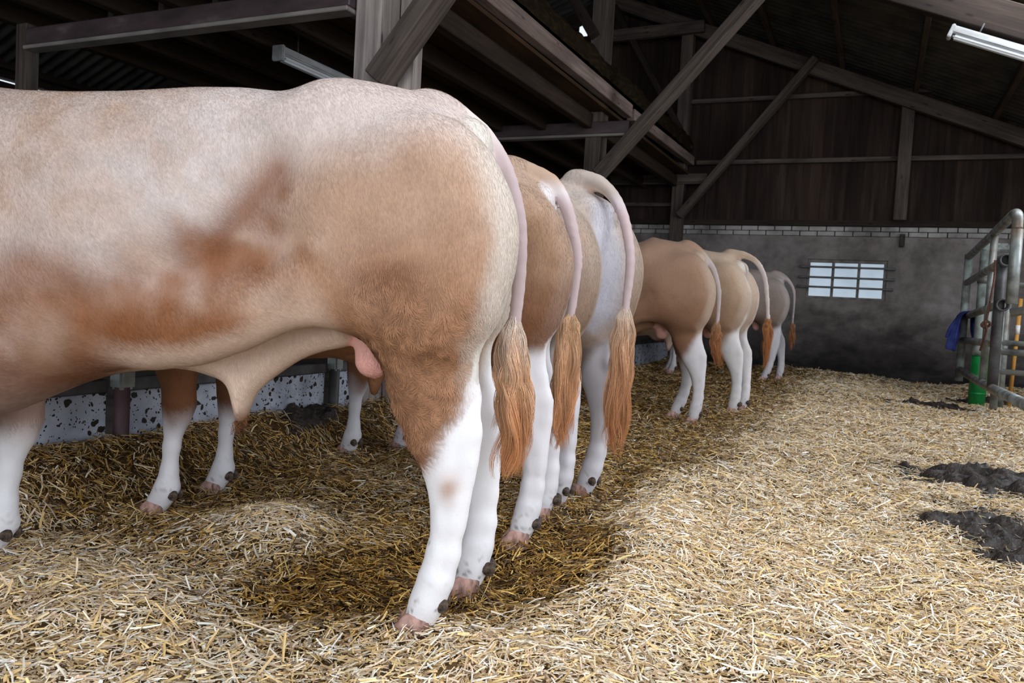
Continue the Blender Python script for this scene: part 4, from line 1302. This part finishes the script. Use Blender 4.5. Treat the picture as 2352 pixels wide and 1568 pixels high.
make_bull('tan bull with arched tail standing second from the camera', (-1.27, 2.934), 200, 0.0,
          dict(hl=(-.03, .20), hr=(-.10, -.20), fl=(1.43, .19), fr=(1.37, -.20)), PAL2, .0135,
          [(.14, 0, 1.49), (.04, 0, 1.475), (-.07, 0, 1.43), (-.13, 0, 1.345), (-.165, 0, 1.24), (-.188, 0, 1.14), (-.186, 0, 1.03), (-.178, 0, .93), (-.173, 0, .87)],
          [(-.172, 0, .80), (-.168, 0, .66), (-.163, 0, .47), (-.16, 0, .35)], hair_n=2200, seed=2, scale=.975, chest=.20, fur=(110000, .0007))
PAL3 = dict(PAL1, back=(172, 160, 152), rump=(154, 137, 124), thigh=(142, 119, 101), leg=(212, 210, 216), flank=(140, 116, 96), seat=(190, 188, 196), band=.010, hind_white=.70, bf=0, wr=0, cleft=.15)
make_bull('cream white bull with pale rump beside the arched tail bull', (-1.24, 3.5), 165, 0.0,
          dict(hl=(-.01, .13), hr=(.03, -.14), fl=(1.42, .16), fr=(1.36, -.18)), PAL3, .0135,
          [(.10, 0, 1.50), (.01, 0, 1.495), (-.075, 0, 1.465), (-.15, 0, 1.395), (-.205, 0, 1.285), (-.24, 0, 1.129), (-.233, 0, .975), (-.225, 0, .86)],
          [(-.222, 0, .78), (-.216, 0, .644), (-.209, 0, .428), (-.206, 0, .255)], hair_n=2200, seed=3, chest=.14, fur=(90000, .0007))
PAL4 = dict(PAL1, back=(156, 126, 106), patch=(138, 108, 88), rump=(150, 118, 96), thigh=(126, 92, 70), flank=(124, 90, 68), low=(98, 66, 46), seat=(178, 158, 140), band=.04, hind_white=.60, leg=(200, 196, 198),
            hair_top=(186, 146, 112), hair_mid=(180, 124, 82), hair_low=(176, 114, 68), hair_w=1.15, cream=(150, 116, 92), tail=(176, 162, 160))
make_bull('brown bull in the middle distance with dark flank', (-1.41, 6.7), 192, 0.0,
          dict(hl=(-.06, .12), hr=(.10, -.14), fl=(1.54, .18), fr=(1.50, -.18)), PAL4, .017,
          [(.09, 0, 1.47), (0, 0, 1.44), (-.09, 0, 1.36), (-.155, 0, 1.27), (-.205, 0, 1.102), (-.21, 0, .93), (-.207, 0, .80)],
          [(-.207, 0, .74), (-.215, 0, .63), (-.251, 0, .47)], hair_n=900, seed=4)
PAL5 = dict(PAL1, back=(186, 164, 144), patch=(158, 128, 102), rump=(176, 149, 125), thigh=(148, 118, 94), flank=(146, 110, 82), seat=(200, 190, 180), band=.02, bf=.3, hind_white=.62, leg=(206, 202, 202),
            hair_top=(204, 156, 112), hair_mid=(200, 138, 86), hair_low=(194, 126, 72), hair_w=1.2, tail=(188, 176, 172))
make_bull('pale tan bull holding its arched tail away, behind the brown bull', (-1.23, 7.75), 176, 0.0,
          dict(hl=(-.07, .13), hr=(-.10, -.12), fl=(1.33, .18), fr=(1.40, -.18)), PAL5, .017,
          [(.10, 0, 1.485), (.02, 0, 1.485), (-.07, 0, 1.475), (-.175, 0, 1.415), (-.253, 0, 1.275), (-.29, 0, 1.075), (-.306, 0, .93), (-.31, 0, .88)],
          [(-.314, 0, .82), (-.324, 0, .70), (-.315, 0, .42)], hair_n=900, seed=5)
PAL6 = dict(PAL1, back=(148, 137, 132), patch=(136, 122, 114), rump=(138, 125, 118), thigh=(126, 108, 97), flank=(124, 103, 90), seat=(172, 164, 160), band=.06, hind_white=.68, leg=(196, 193, 198), tail=(166, 154, 156),
            hair_top=(176, 132, 100), hair_mid=(172, 118, 78), hair_low=(168, 108, 64), hair_w=1.15)
make_bull('greyish farthest bull near the barred window', (-1.25, 11.2), 186, 0.06,
          dict(hl=(.10, .19), hr=(-.11, -.17), fl=(1.33, .18), fr=(1.42, -.18)), PAL6, .02,
          [(.06, 0, 1.47), (-.04, 0, 1.455), (-.143, 0, 1.38), (-.215, 0, 1.26), (-.235, 0, 1.095), (-.235, 0, .86), (-.235, 0, .78)],
          [(-.237, 0, .70), (-.240, 0, .58), (-.244, 0, .43)], hair_n=600, seed=6, scale=.975)
# ------------------------------------------------------------------ feed barrier on the left
XB = -3.13
def barrier_post(y, mat, r, lab, top=.56, clamp=True):
    t = empty('barrier_post', (XB + .05, y, -.14)); tag(t, lab, 'post')
    tube_obj('upright', [(0, 0, 0), (0, 0, top + .14)], r, mat, t, 16)
    if clamp:
        bm = bmesh.new(); bm_box(bm, -r * 1.22, r * 1.22, -r * 1.22, r * 1.22, top + .01, top + .11)
        bmesh.ops.bevel(bm, geom=bm.edges[:], offset=.012, segments=2, affect='EDGES')
        link('clamp', bm_mesh('clamp', bm), M['galv'], t)['label'] = 'splashed galvanised clamp'
    return t
barrier_post(2.56, M['tube_paint'], .034, 'red brown round barrier post between white panels, seen under the belly')
barrier_post(4.12, M['dark_steel'], .032, 'dark square-clamped barrier post right of the splashed panel')
for y0, y1, lab in ((.60, 2.51, 'dung splashed white barrier panel left of the red brown post'), (2.61, 4.07, 'dung splashed white barrier panel under the sheath of the nearest bull'), (4.17, 4.36, 'narrow white panel strip beside the mauve board'), (8.36, 13.2, 'long white barrier panel towards the back wall')):
    t = empty('feed_barrier_section', (XB, (y0 + y1) / 2, -.14)); tag(t, lab, 'panel')
    h_ = (y1 - y0) / 2
    bm = bmesh.new(); bm_box(bm, -.012, .012, -h_, h_, .0, .555); bmesh.ops.bevel(bm, geom=bm.edges[:], offset=.003, segments=1, affect='EDGES')
    link('sheet', bm_mesh('sheet', bm), M['panel'], t)
    bm = bmesh.new(); bm_box(bm, -.022, .024, -h_, h_, .555, .615); bmesh.ops.bevel(bm, geom=bm.edges[:], offset=.006, segments=1, affect='EDGES')
    link('top_rail', bm_mesh('top_rail', bm), M['dark_steel'], t)['label'] = 'dark steel edging along the panel top'
t = box_obj('barrier_board', XB - .02, XB + .02, 4.38, 6.12, -.14, .40, M['mauve'], bevel=.005)
tag(t, 'mauve painted board in the barrier behind the bull hooves', 'board')
t = empty('barrier_rail', (XB + .03, 5.0, .56)); tag(t, 'dusty round rail along the top of the feed barrier', 'rail')
tube_obj('rail_tube', [(0, -4.6, 0), (0, 8.1, 0)], .028, M['galv'], t, 12)

# ------------------------------------------------------------------ steel pen gates on the right
XG = 1.05
g = empty('pen_gate', (XG, 12.3, 0)); tag(g, 'long galvanised pen gate running towards the back wall', 'gate')
def P(*pts): return [(a - XG, b - 12.3, c) for a, b, c in pts]
top = smooth_path([(XG, 12.32, 1.87), (XG, 10.5, 1.91), (XG, 8.75, 1.955), (XG, 8.42, 1.96), (XG + .0, 8.25, 1.92), (XG, 8.20, 1.80)], 40)
tube_obj('top_rail', np.array(P(*top)), .045, M['galv'], g, 14)
tube_obj('end_upright', P((XG, 8.20, 1.80), (XG, 8.18, 1.15)), .048, M['galv'], g, 14)
for z0, z1, nm in ((1.52, 1.57, 'rail'), (1.06, 1.16, 'rail'), (.75, .78, 'rail')):
    tube_obj(nm, P((XG, 12.32, z0), (XG, 8.95, z1)), .042, M['galv'], g, 12)
tube_obj('bottom_rail', P((XG, 12.32, .35), (XG, 10.2, .34), (XG, 8.9, .35), (XG, 6.9, .37)), .045, M['galv'], g, 12)
tube_obj('far_upright', P((XG, 12.32, .2), (XG, 12.32, 1.90)), .05, M['pale_post'], g, 14)['label'] = 'upright with flaking pale paint'
tube_obj('near_upright', P((XG, 8.95, .36), (XG, 8.98, 1.62)), .048, M['dark_steel'], g, 14)['label'] = 'dark upright'
tube_obj('inner_upright', P((XG, 9.75, .36), (XG, 9.75, 1.92)), .036, M['galv'], g, 12)
for z in (1.58, 1.155):
    V, q, t_ = tube_arrays(np.array(P((XG + .02, 8.84, z), (XG + .02, 9.04, z))), .062, 18, False)
    o = link('latch_sleeve', np_mesh('latch_sleeve', V, q), M['dark_steel'], g)
    md = o.modifiers.new('wall', 'SOLIDIFY'); md.thickness = .016
# cross gate behind, running to the right
c = empty('cross_gate', (1.12, 9.35, 0)); tag(c, 'galvanised hurdle leading off to the right behind the pen gate', 'gate')
for z, rr in ((1.37, .026), (.79, .028), (.70, .034), (.50, .028)):
    tube_obj('rail', [(0, 0, z), (3.4, 0, z - .02)], rr, M['galv'], c, 12)
tube_obj('upright', [(0, 0, .12), (0, 0, 1.45)], .036, M['galv'], c, 12)
tube_obj('upright', [(3.4, 0, .12), (3.4, 0, 1.45)], .036, M['galv'], c, 12)
dg = empty('gate_arm', (1.12, 8.75, 1.08)); tag(dg, 'sloping galvanised tube at the right edge behind the gate end', 'tube')
tube_obj('arm_tube', [(0, 0, 0), (1.3, -.25, .34)], .04, M['galv'], dg, 12)
tube_obj('arm_brace', [(.06, 0, .46), (1.3, -.2, .80)], .04, M['galv'], dg, 12)
# posts by the gate
pp = empty('steel_post', (1.19, 11.55, -.14)); tag(pp, 'thick pale steel post standing behind the pen gate', 'post')
tube_obj('pole', [(0, 0, 0), (0, 0, 2.04)], .085, M['pale_post'], pp, 20)
tube_obj('collar', [(0, 0, 1.62), (0, 0, 1.70)], .095, M['galv'], pp, 20)
bm = bmesh.new(); bm_box(bm, -.10, .22, -.06, .06, 2.02, 2.12); bmesh.ops.bevel(bm, geom=bm.edges[:], offset=.02, segments=2, affect='EDGES')
link('bracket', bm_mesh('bracket', bm), M['pale_post'], pp)
p2_ = empty('steel_post', (1.30, 10.4, -.14)); tag(p2_, 'slim grey steel post between the pale post and the dark gate upright', 'post')
tube_obj('pole', [(0, 0, 0), (0, 0, 1.95)], .04, M['galv'], p2_, 14)
# green plastic tube standing behind the lower rails
gp = empty('green_tube', (1.13, 10.9, -.02)); tag(gp, 'green plastic tube standing upright behind the lower gate rails', 'tube')
tube_obj('barrel', [(0, 0, 0), (0, 0, .62)], .092, M['green'], gp, 24)
tube_obj('rim', [(0, 0, .16), (0, 0, .185)], .096, M['green'], gp, 24)
tube_obj('cap', [(0, 0, .62), (0, 0, .76)], .098, M['pale_post'], gp, 24)['label'] = 'dirty grey cap'
# yellow brown stick leaning by the cross gate
sk = empty('stick', (1.42, 10.6, 0)); tag(sk, 'thin ochre stick with a white band behind the cross gate', 'stick')
tube_obj('shaft', [(0, 0, 0), (.03, 0, 1.28)], .022, M['stick'], sk, 10)
tube_obj('band', [(.022, 0, .88), (.024, 0, .98)], .0245, M['tape'], sk, 10)
# rope
rp = empty('rope', (.98, 8.9, 1.5)); tag(rp, 'rusty red rope hanging down the dark gate upright', 'rope')
tube_obj('strand', smooth_path([(.0, 0, .08), (.005, .0, -.1), (-.01, .06, -.35), (-.02, .14, -.52), (.0, .22, -.60), (-.01, .5, -.80)], 40), .011, M['rope'], rp, 8)
tube_obj('knot', smooth_path([(-.02, .12, -.50), (-.05, .17, -.545), (-.01, .21, -.57), (.02, .15, -.53), (-.02, .12, -.50)], 24), .013, M['rope'], rp, 8)

# blue cloth over the rail
nu, nv_ = 46, 34
su = np.linspace(0, 1, nu); sv_ = np.linspace(0, 1, nv_)
V = []
for a in su:                       # along the drop, front to back
    for b in sv_:                  # along the rail
        yy = (b - .5) * .80
        s = (a - .40) * 1.15       # arc length from the rail top
        if abs(s) < .07:
            th = s / .07 * (PI / 2); xo = .058 * math.sin(th); zo = .058 * math.cos(th)
        else:
            sg = 1 if s > 0 else -1
            drop = abs(s) - .07
            fold = .030 * math.sin(b * 15 + 1.3 * sg + drop * 3) * min(1, drop * 5) + .018 * math.sin(b * 31 + drop * 5) * min(1, drop * 4)
            xo = sg * (.058 + .20 * min(drop, .35)) + fold * 1.5 + sg * .02
            zo = -drop
            yy *= 1 - .42 * min(1, drop / .5) 
            yy += -.10 * drop * sg
            zo *= 1 + .22 * math.sin(b * 5 + 1.0)
        V.append((xo, yy, zo))
V = np.array(V)
i = np.arange(nu - 1)[:, None] * nv_ + np.arange(nv_ - 1)[None]
Q = np.stack([i, i + 1, i + nv_ + 1, i + nv_], -1).reshape(-1, 4)
cl = link('blue_cloth', np_mesh('blue_cloth', V, Q), M['blue_cloth']); cl.location = (XG, 12.0, 1.075)
md = cl.modifiers.new('thick', 'SOLIDIFY'); md.thickness = .008
md = cl.modifiers.new('sub', 'SUBSURF'); md.levels = 1; md.render_levels = 1
tag(cl, 'crumpled blue cloth hanging over the middle gate rail', 'cloth')
